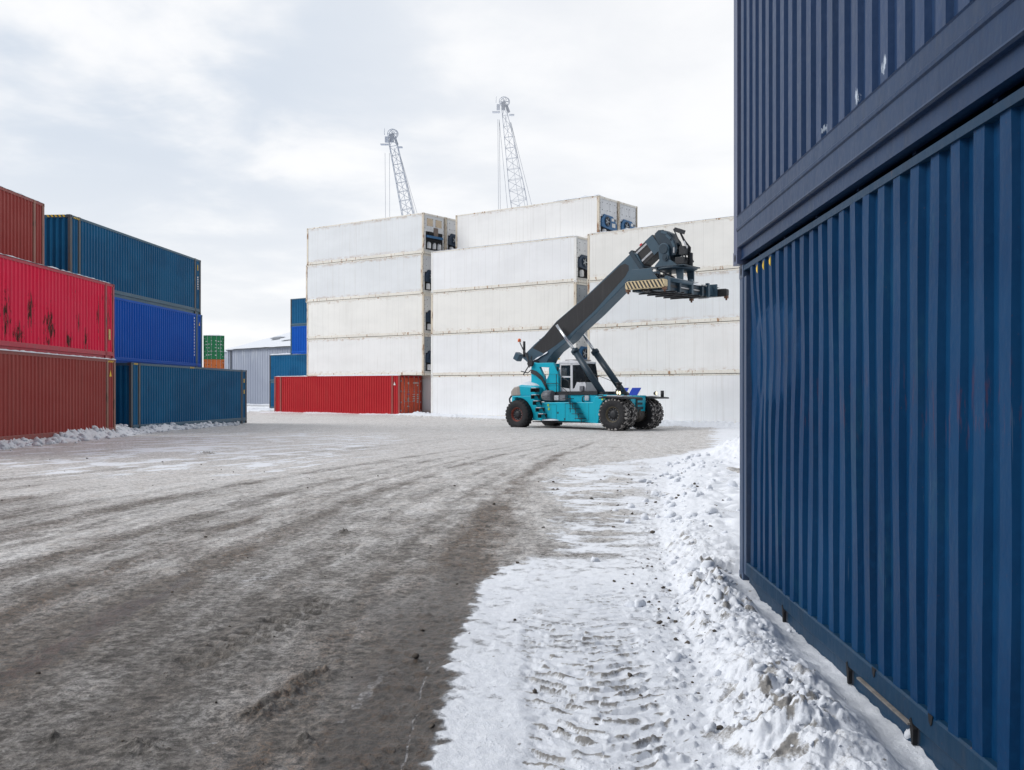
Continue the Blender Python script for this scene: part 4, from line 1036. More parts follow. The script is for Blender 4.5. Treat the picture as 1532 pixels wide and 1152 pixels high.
# ------------------------------------------------------------------ reach stacker
# local frame: x forward (front axle at 0, rear axle at -6), y to its left (far side), z up
def reach_stacker():
    root = empty('reach_stacker', (6.18, 51.2, -.16), (0, R(-.3), math.atan2(-.616, .788)))
    tag(root, 'turquoise reach stacker with raised dark boom and yellow-striped spreader, in front of the white stacks', 'reach stacker')
    cy = paint('turquoise_paint', (.001, .40, .54), fade=(.006, .46, .60), rust=.10, dirt=.30, rough=.38, grime=(.02, .22, .27), patch=.4)
    dk = paint('slate_boom_paint', (.018, .038, .058), fade=(.03, .058, .082), rust=.12, dirt=.35, rough=.42, grime=(.035, .04, .045), patch=.5)
    dkl = paint('slate_light_paint', (.040, .080, .115), fade=(.06, .11, .15), rust=.12, dirt=.3, rough=.42, grime=(.05, .06, .07))
    ink = paint('black_panel_paint', (.018, .018, .020), fade=(.03, .03, .033), rust=.05, dirt=.2, rough=.5)
    chrome = plain('chrome_rod', (.72, .74, .76), .18, 1., var=.05)
    wht = paint('cab_white', (.62, .64, .67), rust=.06, dirt=.25, rough=.35)
    blk = plain('machine_black', (.022, .024, .028), .55)
    gry = plain('machine_grey', (.16, .17, .19), .5)
    lgt = plain('box_grey', (.42, .45, .48), .5)
    cream = plain('stripe_cream', (.62, .50, .30), .6, var=.2)
    redr = plain('rim_rust_red', (.20, .045, .03), .6, var=.4)
    brz = plain('rim_bronze', (.10, .085, .055), .5, var=.4)
    m, nt, bs = newmat('tyre_tread_snow'); g = G(nt); v, ov = g.objvec()
    g.put(bs.inputs['Base Color'], g.mix(g.ramp(g.noise(v, 7.5, 4., .7), .49, .60), (.016, .015, .016), (.46, .44, .42))); bs.inputs['Roughness'].default_value = .8
    tread = m
    m, nt, bs = newmat('tinted_glass'); g = G(nt)
    bs.inputs['Base Color'].default_value = (.10, .12, .14, 1); bs.inputs['Transmission Weight'].default_value = .85; bs.inputs['Roughness'].default_value = .03; bs.inputs['IOR'].default_value = 1.12
    glass = m
    # wheels
    def wheel(y, x, rad, wdt, rimmat, outer, snowy):
        mb = MB(); h = wdt/2; rr = rad
        prof = [(rad*.47, -h*.80), (rad*.60, -h*.98), (rad*.80, -h*1.0), (rad*.93, -h*.90), (rad*.965, -h*.70), (rad*.965, h*.70), (rad*.93, h*.90), (rad*.80, h*1.0), (rad*.60, h*.98), (rad*.47, h*.80)]
        mb.lathe(prof, (0, 0, 0), 'y', 48, 0, True, mif=[0, 0, 0, 0, 1, 0, 0, 0, 0])
        n = 24
        for i in range(n):
            for sd in (-1, 1):
                t = 2*math.pi*(i+(.5 if sd > 0 else 0))/n; w = 2*math.pi/n*.30; sk = .10
                P = []
                for (rr_, yy, dt) in ((rad*.88, sd*h*.97, 0), (rad*1.0, sd*h*.84, 0), (rad*1.0, sd*h*.02, sk), (rad*.94, sd*h*.02, sk)):
                    for s_ in (-1, 1): P.append((rr_*math.cos(t+dt+s_*w), yy, rr_*math.sin(t+dt+s_*w)))
                mb.add(P, [(0, 1, 3, 2), (2, 3, 5, 4), (4, 5, 7, 6), (0, 2, 4, 6), (1, 7, 5, 3)], 1)
        wl = empty('wheel'); wl.parent = root; wl.location = (x, y, rad)
        ty = fixn(mb.build('tyre', [rubber, tread if snowy else rubber], wl))
        s_ = -1 if outer < 0 else 1
        rb = MB()
        r_ = rad*.50
        rb.lathe([(r_, s_*h*.80), (r_*.94, s_*h*.86), (r_*.90, s_*h*.60), (r_*.82, s_*h*.40), (r_*.55, s_*h*.36), (r_*.50, s_*h*.62), (r_*.20, s_*h*.70), (.0001, s_*h*.70)], (0, 0, 0), 'y', 32, 0, True, mif=[0, 0, 0, 1, 1, 1, 1])
        rb.lathe([(r_, -s_*h*.80), (r_*.9, -s_*h*.5), (.0001, -s_*h*.45)], (0, 0, 0), 'y', 32, 1)
        for k in range(12):
            t = k*math.pi/6; rb.lathe([(.03, s_*h*.36), (.03, s_*h*.46), (.0001, s_*h*.46)], (r_*.68*math.cos(t), 0, r_*.68*math.sin(t)), 'y', 8, 2)
        fixn(rb.build('rim', [rimmat, blk, gry], wl))
        return wl
    for (y, o) in ((-1.74, -1), (-1.14, 1), (.92, -1), (1.52, 1)): wheel(y, 0, .81, .54, brz, o if y < 0 else -1, True)
    for (y, o) in ((-1.66, -1), (1.40, -1)): wheel(y, -6.05, .77, .55, redr, o, False)
    # axles
    MB().tube([(0, -1.0, .80), (0, .8, .80)], .26, 12).build('front_axle', blk, root)
    mb = MB().tube([(0, .15, .80), (0, .55, .80)], .40, 16)
    for k in range(3): mb.tube([(0.34, -.55+k*.28, .55), (.34, -.55+k*.28, 1.05)], .11, 8)
    mb.build('differential', plain('dirty_cast', (.10, .09, .08), .8, var=.4), root)
    MB().box(-6.3, -5.8, -1.3, 1.1, .55, .95).build('rear_axle', blk, root)
    # chassis: long side box sweeping down between the wheels
    mb = MB()
    side = [(-5.38, .46), (-1.15, .40), (-1.12, .95), (-1.04, 1.25), (-.86, 1.50), (-.60, 1.66), (-.55, 1.72), (-1.35, 1.72), (-1.50, 1.42), (-4.0, 1.42), (-4.95, 1.42), (-5.05, 1.0), (-5.25, .75)]
    mb.prism(side, -1.45, 1.15, 'y'); ch = fixn(mb.build('chassis', cy, root, bevel=.03))
    mb = MB()
    for (x0, x1, z0, z1) in ((-4.75, -3.75, .55, 1.28),): 
        for (a, b, c_, d) in ((x0, x1, z1, z1+.012), (x0, x1, z0, z0+.012), (x0, x0+.012, z0, z1), (x1-.012, x1, z0, z1)): mb.box(a, b, -1.456, -1.448, c_, d)
    for xs_ in (-3.2, -2.55, -1.75): mb.box(xs_, xs_+.012, -1.456, -1.448, .48, 1.36)
    mb.box(-3.72, -3.62, -1.458, -1.448, .82, .92); mb.box(-3.28, -3.2, -1.46, -1.448, .48, .60); mb.build('panel_joint', plain('joint_dark', (.004, .10, .13)), ch)
    MB().prism([(-1.95, .405), (-1.15, .35), (-1.15, .47), (-1.95, .47)], -1.5, 1.2, 'y').build('belly_plate', cy, ch)
    MB().box(-5.3, -1.3, -1.48, 1.18, .36, .405).build('underframe', blk, root)
    # upper deck rail between mast and front
    MB().box(-3.95, -.85, -1.05, 1.0, 1.42, 1.80).build('deck_beam', cy, root, bevel=.02)
    MB().box(-4.2, -1.45, -1.1, 1.05, 1.80, 1.97).build('cab_rail', blk, root)
    # front frame with big letter
    mb = MB().prism([(-1.1, 1.68), (-1.1, 1.1), (-.9, .95), (-.2, .95), (-.1, 1.12), (.16, 1.12), (.16, 1.70)], -.72, .56, 'y'); fixn(mb.build('front_frame', cy, root, bevel=.03))
    mb = MB().prism([(.16, 1.12), (.22, .90), (.36, .88), (.42, 1.76), (.16, 1.76)], -.86, .60, 'y'); fr = fixn(mb.build('front_plate', cy, root, bevel=.02))
    mb = MB()
    X = .405
    mb.box(X, X+.03, -.40, -.25, 1.05, 1.62); mb.box(X, X+.03, -.40, .25, 1.50, 1.62); mb.box(X, X+.03, -.40, .30, 1.05, 1.18); mb.box(X, X+.03, -.40, .22, 1.28, 1.39)
    mb.build('lettering', plain('letter_dark', (.012, .045, .06)), fr)
    for sy, y0, y1 in ((-1, -2.05, -.78), (1, .55, 1.9)):
        mb = MB().prism([(-.75, 1.66), (-.4, 1.73), (1.0, 1.66), (1.05, 1.60), (1.0, 1.58), (-.4, 1.66), (-.75, 1.60)], y0, y1, 'y'); mg = fixn(mb.build('mudguard', blk, root))
        MB().prism([(-.3, 1.73), (.6, 1.705), (.6, 1.73), (-.3, 1.76)], y0+.05, y1-.3, 'y').build('snow_cap', SNOW, mg)
    def lamp(x, y, z, lit):
        mb = MB().lathe([(.0001, -.09), (.07, -.09), (.11, .0), (.11, .05)], (x, y, z), 'x', 14); l = fixn(mb.build('headlight', blk, root))
        m, nt, bs = (None, None, None)
        if 'lamp_lens' not in MATS:
            m, nt, bs = newmat('lamp_lens'); bs.inputs['Base Color'].default_value = (.9, .85, .6, 1); bs.inputs['Emission Color'].default_value = (1, .9, .6, 1); bs.inputs['Emission Strength'].default_value = 1.1; MATS['lamp_lens'] = m
        fixn(MB().lathe([(.095, .052), (.0001, .06)], (x, y, z), 'x', 14).build('lens', MATS['lamp_lens'], l))
    lamp(.12, -1.75, 1.90, 1); lamp(.55, 1.35, 1.86, 1); lamp(.1, -1.5, 1.88, 1)
    mb = MB().tube([(-.25, -.95, 1.72), (-.25, -.95, 2.0)], .10, 10); mb.tube([(-.25, -.95, 2.0), (-.25, -.95, 2.08)], .16, 12); mb.tube([(-.25, -.95, 2.10), (-.25, -.95, 2.34)], .12, 12); mb.tube([(-.25, -.95, 2.34), (-.25, -.95, 2.42)], .17, 12)
    mb.build('pressure_unit', blk, root)
    MB().tube([(.72, 1.75, 1.60), (.72, 1.75, 2.0)], .09, 8).build('position_bar', blk, root)
    # rear: counterweight hood, fender, steps
    hood = [(-6.72, 1.72), (-6.74, 1.98), (-6.55, 2.22), (-6.15, 2.36), (-5.25, 2.30), (-4.98, 2.22), (-4.92, 1.50), (-5.3, 1.50), (-5.45, 1.72)]
    mb = MB().prism(hood, -1.45, 1.2, 'y'); fixn(mb.build('counterweight_hood', cy, root, bevel=.10, seg=3))
    fl = paint('faded_grey_corner', (.33, .30, .27), dirt=.5, rust=.2)
    mb = MB().prism([(-6.76, 1.76), (-6.78, 1.99), (-6.58, 2.23), (-6.18, 2.30), (-6.10, 1.78)], -1.475, -1.2, 'y'); fixn(mb.build('worn_corner', fl, root, bevel=.05))
    mb = MB(); n = 14; vs = []; q = 6
    for i in range(n+1):
        for j in range(q+1):
            x = -6.70+1.55*i/n; y = -1.40+2.5*j/q; e = (math.sin(math.pi*min(1, max(0, i/n)))**.5)*(math.sin(math.pi*j/q)**.35 if 0 < j < q else 0)
            top = np.interp(x, [-6.74, -6.55, -6.15, -5.25, -5.0], [2.0, 2.22, 2.36, 2.30, 2.22]); vs.append((x, y, top-.02+.24*e))
    mb.add(vs, [(i*(q+1)+j, (i+1)*(q+1)+j, (i+1)*(q+1)+j+1, i*(q+1)+j+1) for i in range(n) for j in range(q)], 0, True); mb.build('snow_cap', SNOW, root)
    arch = [(-6.72, 1.74), (-6.3, 1.78), (-5.85, 1.72), (-5.5, 1.52), (-5.26, 1.20), (-5.10, .80), (-5.02, .46), (-4.35, .46), (-4.62, 1.05), (-4.95, 1.74)]
    arch2 = [(-6.60, 1.66), (-6.3, 1.68), (-5.9, 1.62), (-5.60, 1.44), (-5.38, 1.15), (-5.24, .80), (-5.18, .46)]
    mb = MB().prism(arch2+[(-4.36, .46), (-4.62, 1.05), (-4.98, 1.76), (-6.66, 1.76)], -1.52, -1.40, 'y'); fixn(mb.build('rear_fender', cy, root, bevel=.02))
    for k, (x, z) in enumerate(((-5.02, 2.16), (-5.0, 1.80), (-4.88, 1.48), (-4.70, 1.12), (-4.55, .80))):
        mb = MB().box(x-.17, x+.20, -1.80, -1.42, z-.03, z); mb.box(x-.17, x-.14, -1.80, -1.42, z-.20, z-.03); mb.box(x-.14, x+.18, -1.50, -1.46, z-.20, z-.03)
        st = mb.build('step', blk, root); MB().box(x-.14, x+.15, -1.78, -1.5, z+.002, z+.03).build('snow_cap', SNOW, st)
    for k, (x, z) in enumerate(((-2.85, 1.62), (-2.65, 1.36), (-2.45, 1.10), (-2.28, .84), (-2.1, .60))):
        mb = MB().box(x-.24, x+.22, -1.86, -1.47, z-.03, z+.0); mb.box(x+.16, x+.19, -1.86, -1.84, z-.24, z); st = mb.build('step', blk, root)
    mb = MB()
    mb.tube([(-2.6, -1.86, .9), (-2.6, -1.86, 2.0), (-3.0, -1.4, 2.5), (-3.9, -1.15, 2.9)], .018, 5); mb.tube([(-2.9, -1.6, 1.9), (-3.9, -1.2, 2.45)], .018, 5); mb.build('handrail', blk, root); mb = MB(); mb.tube([(-4.7, -1.1, 1.9), (-4.7, -1.1, 2.9), (-4.0, -1.1, 2.9), (-4.0, -1.1, 1.9)], .02, 5); mb.tube([(-4.7, -1.1, 2.4), (-4.0, -1.1, 2.4)], .018, 5)
    MB().tube([(-2.35, -.8, 3.05), (-.8, -1.0, 2.55), (-.3, -.95, 2.3)], .015, 5).build('cable', blk, root)
    mb.build('handrail', blk, root)
    mb = MB().tube([(-6.74, -1.2, 1.78), (-6.92, -1.25, 1.74), (-7.0, -1.28, 1.6), (-6.98, -1.28, 1.42), (-6.85, -1.25, 1.32)], .05, 8); mb.tube([(-6.74, 1.0, 1.6), (-6.95, 1.0, 1.5), (-6.9, 1.0, 1.3)], .05, 8); mb.build('tow_bar', blk, root)
    MB().box(-6.85, -6.6, -1.3, 1.05, .95, 1.72).build('counterweight', cy, root, bevel=.05)
    mb = MB(); vs = []
    mb.lathe([(.0001, 0), (.42, 0), (.40, .06), (.2, .11), (.0001, .12)], (-4.15, -1.44, .44), 'z', 14); o = mb.build('snow_cap', SNOW, root); o.scale = (1.35, .6, .8); o.location = (1.45, -.55, .10)
    # air filter drum, boxes
    mb = MB().tube([(-4.62, -1.30, 1.75), (-4.10, -1.30, 1.75)], .27, 20, 0); mb.tube([(-4.66, -1.30, 1.75), (-4.62, -1.30, 1.75)], .24, 20, 1)
    for k in range(8): 
        t = k*math.pi/4; mb.tube([(-4.60, -1.30+.27*math.cos(t), 1.75+.27*math.sin(t)), (-4.12, -1.30+.27*math.cos(t), 1.75+.27*math.sin(t))], .02, 5, 0)
    mb.build('air_filter', [gry, cream], root)
    MB().box(-3.95, -3.66, -1.4, -1.1, 1.52, 1.78).build('battery_box', lgt, root, bevel=.01); MB().box(-3.62, -3.25, -1.38, -1.1, 1.50, 1.80).build('valve_box', gry, root, bevel=.01)
    mb = MB().box(-2.2, -1.95, -1.14, -1.05, 1.50, 1.76); mb.build('fuse_box', lgt, root, bevel=.01); MB().tube([(-2.2, -1.12, 1.72), (-2.34, -1.12, 1.68), (-2.36, -1.12, 1.5), (-2.28, -1.12, 1.42)], .03, 6).build('hose', blk, root)
    MB().box(-1.45, -1.12, -1.08, -1.0, 1.45, 1.78).build('dark_recess', blk, root)
    hz = plain('decal_lime', (.45, .60, .05), .5)
    for (x, y, z) in ((-.95, -1.46, 1.52), (-.78, -1.46, 1.58), (-.60, -1.46, 1.64), (-4.32, -1.46, 1.2), (-4.28, -1.46, 1.0)): MB().box(x, x+.09, y-.012, y, z, z+.13).build('safety_sticker', hz, root)
    # mast carrying the boom pivot
    for y0, y1 in ((-1.0, -.80), (.62, .82)):
        mb = MB()
        mb.prism([(-5.74, 1.9), (-5.74, 3.28), (-5.55, 3.56), (-5.30, 3.50), (-4.55, 2.10), (-4.30, 1.45), (-5.3, 1.45)], y0, y1, 'y')
        mb.prism([(-5.35, 3.52), (-5.2, 3.30), (-4.55, 3.26), (-4.30, 3.26), (-4.25, 3.50), (-4.4, 3.52)], y0, y1, 'y')
        mb.prism([(-4.52, 3.34), (-4.26, 3.50), (-3.93, 2.85), (-3.93, 1.60), (-4.72, 1.60), (-4.72, 2.62), (-4.55, 2.9)], y0-.004, y1-.004, 'y')
        fixn(mb.build('boom_mast', cy, root, bevel=.015))
    MB().box(-4.7, -4.0, -.79, .60, 1.5, 2.55).build('engine_cover', cy, root); MB().box(-5.70, -5.0, -.79, .60, 1.5, 2.6).build('engine_bay', cy, root)
    MB().tube([(-5.72, -1.15, 3.50), (-5.72, .95, 3.50)], .17, 14).build('pivot_pin', blk, root)
    mb = MB()
    for k in range(4):
        o = k*.05; mb.tube([(-5.70, -1.03-o*.2, 3.15-o), (-5.35, -1.05-o*.2, 3.05-o*1.2), (-5.0, -1.06, 2.80-o*1.3), (-4.72, -1.06, 2.35-o), (-4.5+o*.3, -1.06, 1.85)], .035, 6)
    mb.tube([(-6.0, -.6, 3.9), (-5.95, -.8, 3.5), (-6.2, -.9, 3.1), (-6.35, -.9, 2.9)], .03, 6); mb.tube([(-6.3, -.6, 4.1), (-6.1, -.75, 3.6), (-5.9, -.95, 3.3)], .03, 6)
    mb.tube([(-6.5, -.9, 3.1), (-6.0, -.95, 3.0), (-5.75, -1.0, 3.15)], .03, 6)
    mb.build('hydraulic_hose', blk, root)
    # boom
    side = [(-6.78, 3.86), (-6.62, 4.02), (-5.95, 4.55), (-5.25, 5.02), (-4.75, 5.48), (-4.45, 5.75), (-2.44, 7.05), (.26, 9.02), (.56, 8.90), (.92, 8.24), (.80, 8.12), (.54, 7.95), (-1.94, 6.0), (-3.2, 5.12), (-3.6, 4.72), (-4.6, 4.12), (-5.0, 3.72), (-5.1, 3.52), (-5.9, 3.46), (-6.3, 3.52)]
    mb = MB().prism(side, -.45, .45, 'y'); bo = fixn(mb.build('outer_boom', dkl, root, bevel=.03))
    mb = MB()
    inset = [(-4.42, 5.72), (-2.40, 7.00), (-.45, 8.38), (-.15, 8.46), (.06, 8.34), (.06, 8.1), (-.15, 7.80), (-2.0, 6.18), (-3.6, 5.0), (-4.6, 4.40), (-5.3, 4.05), (-6.05, 4.36), (-5.2, 5.0), (-4.75, 5.42)]
    mb.prism(inset, -.456, -.44, 'y'); fixn(mb.build('side_panel', ink, bo))
    for xs_ in ():
        pass
    # collar plate round the boom mouth
    ax = Vector((.81, 0, .586)).normalized(); up = Vector((-ax.z, 0, ax.x)); rotm = Matrix(((ax.x, 0, up.x), (0, 1, 0), (ax.z, 0, up.z)))
    c0 = Vector((.52, 0, 8.56))
    for sgn in (-1, 1): MB().cbox(c0+Vector((0, sgn*.47, 0)), (.22, .06, 1.12), rotm).build('boom_collar', dk, bo, bevel=.01)
    MB().cbox(c0+up*.56, (.22, 1.0, .06), rotm).build('boom_collar', dk, bo); MB().cbox(c0-up*.56, (.22, 1.0, .06), rotm).build('boom_collar', dk, bo)
    # inner boom and wear strips
    c1 = Vector((1.05, 0, 8.98)); ib = MB().cbox(c1, (1.5, .72, .92), rotm).build('inner_boom', ink, root, bevel=.02)
    for off in (.30, -.22): MB().cbox(c1+up*off+Vector((0, -.372, 0))-ax*.06, (1.0, .02, .10), rotm).build('wear_strip', steel, ib)
    MB().cbox(c1+ax*.48+Vector((0, -.375, 0))+up*.0, (.50, .03, .9), rotm).build('end_stiffener', dkl, ib)
    MB().cbox(c1+up*.52-ax*.1+Vector((0, -.2, 0)), (.14, .1, .14), rotm).build('marker_lamp', plain('lamp_red', (.6, .03, .04)), ib)
    # gooseneck head
    head = [(1.50, 9.80), (1.72, 9.98), (1.98, 9.97), (2.32, 9.76), (2.62, 9.38), (2.78, 8.95), (2.66, 8.66), (2.40, 8.62), (2.22, 8.75), (2.05, 8.86), (1.82, 9.05), (1.75, 8.95)]
    mb = MB().prism(head, -.36, -.26, 'y'); mb.prism(head, .26, .36, 'y'); mb.prism([(1.72, 9.94), (2.05, 9.94), (2.42, 9.76), (2.6, 9.3), (2.3, 8.9), (1.8, 9.1)], -.26, .26, 'y'); hd_ = fixn(mb.build('boom_head', dk, root, bevel=.02))
    mb = MB()
    for (x, z, a) in ((2.05, 9.92, -.35), (2.30, 9.68, -.75), (2.56, 9.30, -1.15)): mb.cbox((x, -.375, z-.10), (.34, .03, .12), Matrix.Rotation(-a, 3, 'Y'))
    mb.build('head_flange', dkl, hd_)
    mb = MB().tube([(2.55, -.30, 9.95), (3.3, -.25, 8.3)], .035, 6); mb.tube([(2.6, .2, 9.9), (3.35, .25, 8.3)], .035, 6); mb.tube([(2.75, 0, 9.8), (3.0, 0, 9.35), (3.25, .1, 9.0), (3.25, 0, 8.4)], .05, 6); mb.tube([(2.9, -.3, 9.2), (3.15, -.35, 8.8), (3.0, -.35, 8.3)], .04, 6)
    mb.build('hydraulic_hose', blk, hd_)
    MB().cbox((2.72, 0, 9.88), (.30, .62, .20), Matrix.Rotation(.4, 3, 'Y')).build('valve_block', blk, hd_); MB().cbox((3.05, -.1, 8.85), (.30, .6, .4), None).build('valve_block', blk, hd_)
    MB().box(2.56, 2.64, -.38, -.36, 8.75, 9.2).build('wear_strip', steel, hd_); MB().cbox((3.18, -.25, 9.12), (.05, .10, .42), Matrix.Rotation(-.45, 3, 'Y')).build('hose_guard', steel, hd_)
    # pendulum link and rotator
    for y0, y1 in ((-.52, -.40), (.40, .52)):
        mb = MB(); pts = []
        for k in range(13): t = -.3+k*(math.pi+.6)/12; pts.append((2.10+.30*math.cos(t), 8.98+.30*math.sin(t)))
        pts += [(1.86, 8.45), (1.62, 8.20), (1.60, 8.10), (2.9, 8.10), (2.75, 8.22), (2.42, 8.45)]
        mb.prism(pts, y0, y1, 'y'); lk = fixn(mb.build('pendulum_link', dkl, root, bevel=.015))
        yy = y0-.05 if y0 < 0 else y1+.05
        mb = MB().tube([(2.10, y0-.04, 8.98), (2.10, y1+.04, 8.98)], .24, 18); mb.tube([(2.22, y0-.05, 8.55), (2.22, y1+.05, 8.55)], .17, 16); mb.tube([(2.22, y0-.09, 8.55), (2.22, y1+.09, 8.55)], .08, 12); mb.build('pivot_pin', dk, lk)
    MB().tube([(2.5, 0, 8.0), (2.5, 0, 8.35)], .36, 18).build('rotator', blk, root)
    mb = MB().cbox((2.95, -.2, 8.35), (.5, .5, .35), None); mb.tube([(3.25, .1, 8.1), (3.25, .1, 8.75)], .13, 10); mb.build('rotator_motor', blk, root, bevel=.02)
    mb = MB().lathe([(.0001, 8.02), (1.0, 8.02), (1.02, 7.95), (.85, 7.90), (.0001, 7.90)], (2.55, 0, 0), 'z', 28); sl = fixn(mb.build('slewing_ring', dk, root))
    MB().box(1.5, 3.4, -.85, .85, 8.04, 8.10).build('top_plate', dk, root, bevel=.01)
    # trapezoid legs down to the side-shift frame
    for y0 in (-.62, .50):
        for x0, sl_ in ((1.75, -.05), (3.02, .05)):
            mb = MB().prism([(x0-.20, 7.90), (x0+.20, 7.90), (x0+.14+sl_, 7.22), (x0-.14+sl_, 7.22)], y0, y0+.10, 'y'); fixn(mb.build('hanger_leg', dkl, root, bevel=.01))
        MB().box(1.6, 3.2, y0-.02, y0+.12, 7.14, 7.26).build('hanger_rail', dk, root)
    # spreader: main beams run across the machine (local y)
    for x0 in (1.62, 2.08, 2.72, 3.10):
        mb = MB().box(x0, x0+.30, -2.7, 1.5, 6.70, 7.28); mb.build('spreader_beam', dk if x0 != 2.08 else ink, root, bevel=.02)
    MB().tube([(1.60, -2.3, 7.36), (1.60, .3, 7.36)], .09, 10).build('telescope_cylinder', dkl, root)
    cyl = MB().tube([(3.50, -2.3, 7.20), (3.50, -.3, 7.20)], .10, 12).build('telescope_cylinder', dkl, root, 0); MB().tube([(3.50, -.3, 7.20), (3.50, 1.3, 7.20)], .055, 10).build('piston_rod', chrome, cyl)
    for k, (a, b, z0_, z1_, mm) in enumerate(((-2.72, -2.45, 6.66, 7.34, dkl), (-1.55, -1.40, 6.66, 7.12, dk), (-.35, -.15, 6.66, 7.40, dkl), (.75, .9, 6.66, 7.12, dk), (1.40, 1.56, 6.66, 7.36, dkl))): MB().box(3.40, 3.56, a, b, z0_, z1_).build('beam_bracket', mm, root, bevel=.01)
    MB().box(3.402, 3.43, -2.42, 1.38, 6.86, 6.98).build('guide_slot', ink, root)
    MB().box(3.43, 3.445, -1.3, -.4, 6.90, 6.95).build('wear_strip', steel, root); MB().box(3.43, 3.445, .0, .7, 6.90, 6.95).build('wear_strip', steel, root)
    MB().box(3.402, 3.425, -2.3, .6, 7.295, 7.33).build('wear_strip', steel, root)
    for y_ in (-2.0, -1.2, -.4, .4, 1.1): MB().box(1.56, 3.58, y_, y_+.08, 6.64, 6.70).build('cross_bar', ink, root)
    for z in (6.92, 7.06): MB().box(1.585, 1.60, -2.5, .6, z, z+.035).build('wear_strip', steel, root)
    mb = MB().box(1.72, 2.02, 1.2, 2.75, 6.90, 7.30); mb.build('telescopic_beam', dkl, root, bevel=.02); MB().box(2.9, 3.2, 1.2, 2.75, 6.90, 7.30).build('telescopic_beam', dkl, root, bevel=.02)
    MB().box(1.705, 1.72, 1.45, 2.2, 7.16, 7.24).build('wear_strip', steel, root); MB().box(3.2, 3.215, 1.6, 2.1, 7.20, 7.26).build('wear_strip', steel, root); MB().box(3.2, 3.215, 1.6, 1.95, 7.05, 7.10).build('wear_strip', steel, root)
    MB().box(1.5, 3.4, 2.62, 2.74, 6.80, 7.42).build('end_plate', dkl, root, bevel=.01)
    def endbeam(y0, y1, mat, nm='end_beam', sx_=0.):
        mb = MB().prism([(1.44+sx_, 6.86), (1.5+sx_, 6.80), (3.52+sx_, 6.80), (3.58+sx_, 6.86), (3.58+sx_, 7.14), (3.50+sx_, 7.18), (1.54+sx_, 7.18), (1.44+sx_, 7.12)], y0, y1, 'y'); b = fixn(mb.build(nm, mat, root, bevel=.02))
        for x in (1.52+sx_, 3.50+sx_):
            mb = MB().cbox((x, (y0+y1)/2, 6.76), (.16, .20, .14)); mb.lathe([(.05, -.12), (.05, -.02), (.0001, .0)], (x, (y0+y1)/2, 6.72), 'z', 10); mb.build('twistlock', plain('lock_rust', (.16, .08, .05)), b)
        return b
    nb = endbeam(-3.05, -2.75, cream); mb = MB(); k = 0
    x = 1.40
    while x < 3.52:
        a, b_ = x, x+.095
        pts = [(max(1.46, min(3.56, a+.20)), 6.82), (max(1.46, min(3.56, b_+.20)), 6.82), (max(1.46, min(3.56, b_)), 7.16), (max(1.46, min(3.56, a)), 7.16)]
        if pts[1][0]-pts[0][0] > .01 or pts[2][0]-pts[3][0] > .01: mb.prism(pts, -3.056, -3.045, 'y')
        x += .195
    fixn(mb.build('hazard_stripes', plain('stripe_dark', (.035, .035, .038)), nb))
    fb = endbeam(2.76, 3.06, ink, sx_=.30)
    mb = MB().prism([(1.55, 7.24), (2.0, 7.24), (1.72, 7.62), (1.55, 7.62)], 2.78, 2.9, 'y'); mb.prism([(3.0, 7.24), (3.45, 7.24), (3.0, 7.42)], 2.78, 2.9, 'y'); fixn(mb.build('gusset', dk, fb))
    MB().tube([(2.3, 2.72, 6.84), (2.35, 2.70, 6.76), (2.9, 2.70, 6.76), (2.95, 2.72, 6.84)], .03, 6).build('grab_handle', steel, fb)
    mb = MB().prism([(1.50, 7.24), (3.0, 7.24), (2.75, 7.56), (2.62, 7.78), (1.62, 7.78), (1.50, 7.5)], -2.72, -2.60, 'y'); fixn(mb.build('end_plate', dkl, root, bevel=.01))
    mb = MB(); rr = random.Random(9)
    for k in range(9):
        y = -2.45+rr.random()*.9; x = 1.9+rr.random()*1.2; mb.tube([(x, y, 7.2), (x+rr.uniform(-.2, .2), y+.2, 7.55+rr.random()*.15), (x+.3, y+.5, 7.45), (x+.35, y+.9, 7.25)], .035, 6)
    for k in range(5): mb.cbox((2.0+k*.25, -1.8+rr.random()*.3, 7.35), (.16, .2, .3))
    mb.tube([(2.35, -2.95, 6.80), (2.45, -2.95, 6.62), (2.62, -2.95, 6.60), (2.75, -2.95, 6.80)], .03, 6)
    mb.build('hose_bundle', blk, root)
    # lift cylinders
    for y, p0, pm, p1 in ((-.76, (-1.30, 1.80), (-3.05, 4.10), (-4.20, 5.50)), (.76, (-.95, 1.80), (-2.80, 4.10), (-3.85, 5.45))):
        a, m_, b_ = Vector((p0[0], y, p0[1])), Vector((pm[0], y, pm[1])), Vector((p1[0], y, p1[1]))
        mb = MB().tube([a, m_], .175, 16); d = (m_-a).normalized(); mb.tube([m_-d*.12, m_+d*.06], .21, 16); mb.tube([a+Vector((.0, -.17, .05)), m_+Vector((.0, -.17, -.1))], .03, 6)
        cyl = mb.build('lift_cylinder', dk, root); MB().tube([m_, b_], .085, 14).build('piston_rod', chrome, cyl)
        MB().tube([a+Vector((0, -.22, 0)), a+Vector((0, .22, 0))], .15, 12).build('cylinder_pin', blk, cyl)
    # tail of the boom: counter box, posts, beacon
    MB().cbox((-7.1, -.35, 3.92), (.34, .4, .42), Matrix.Rotation(.5, 3, 'Y')).build('hose_reel', dkl, root, bevel=.03)
    mb = MB().tube([(-6.62, -.45, 3.9), (-6.62, -.45, 4.75)], .07, 8); mb.tube([(-5.75, -.1, 4.6), (-5.75, -.1, 4.85)], .08, 8); mb.tube([(-6.6, -.5, 4.2), (-6.85, -.55, 4.7)], .03, 6); mb.tube([(-6.6, -.5, 4.3), (-6.3, -.6, 3.8), (-6.05, -.7, 3.55)], .04, 6); mb.build('rear_post', blk, root)
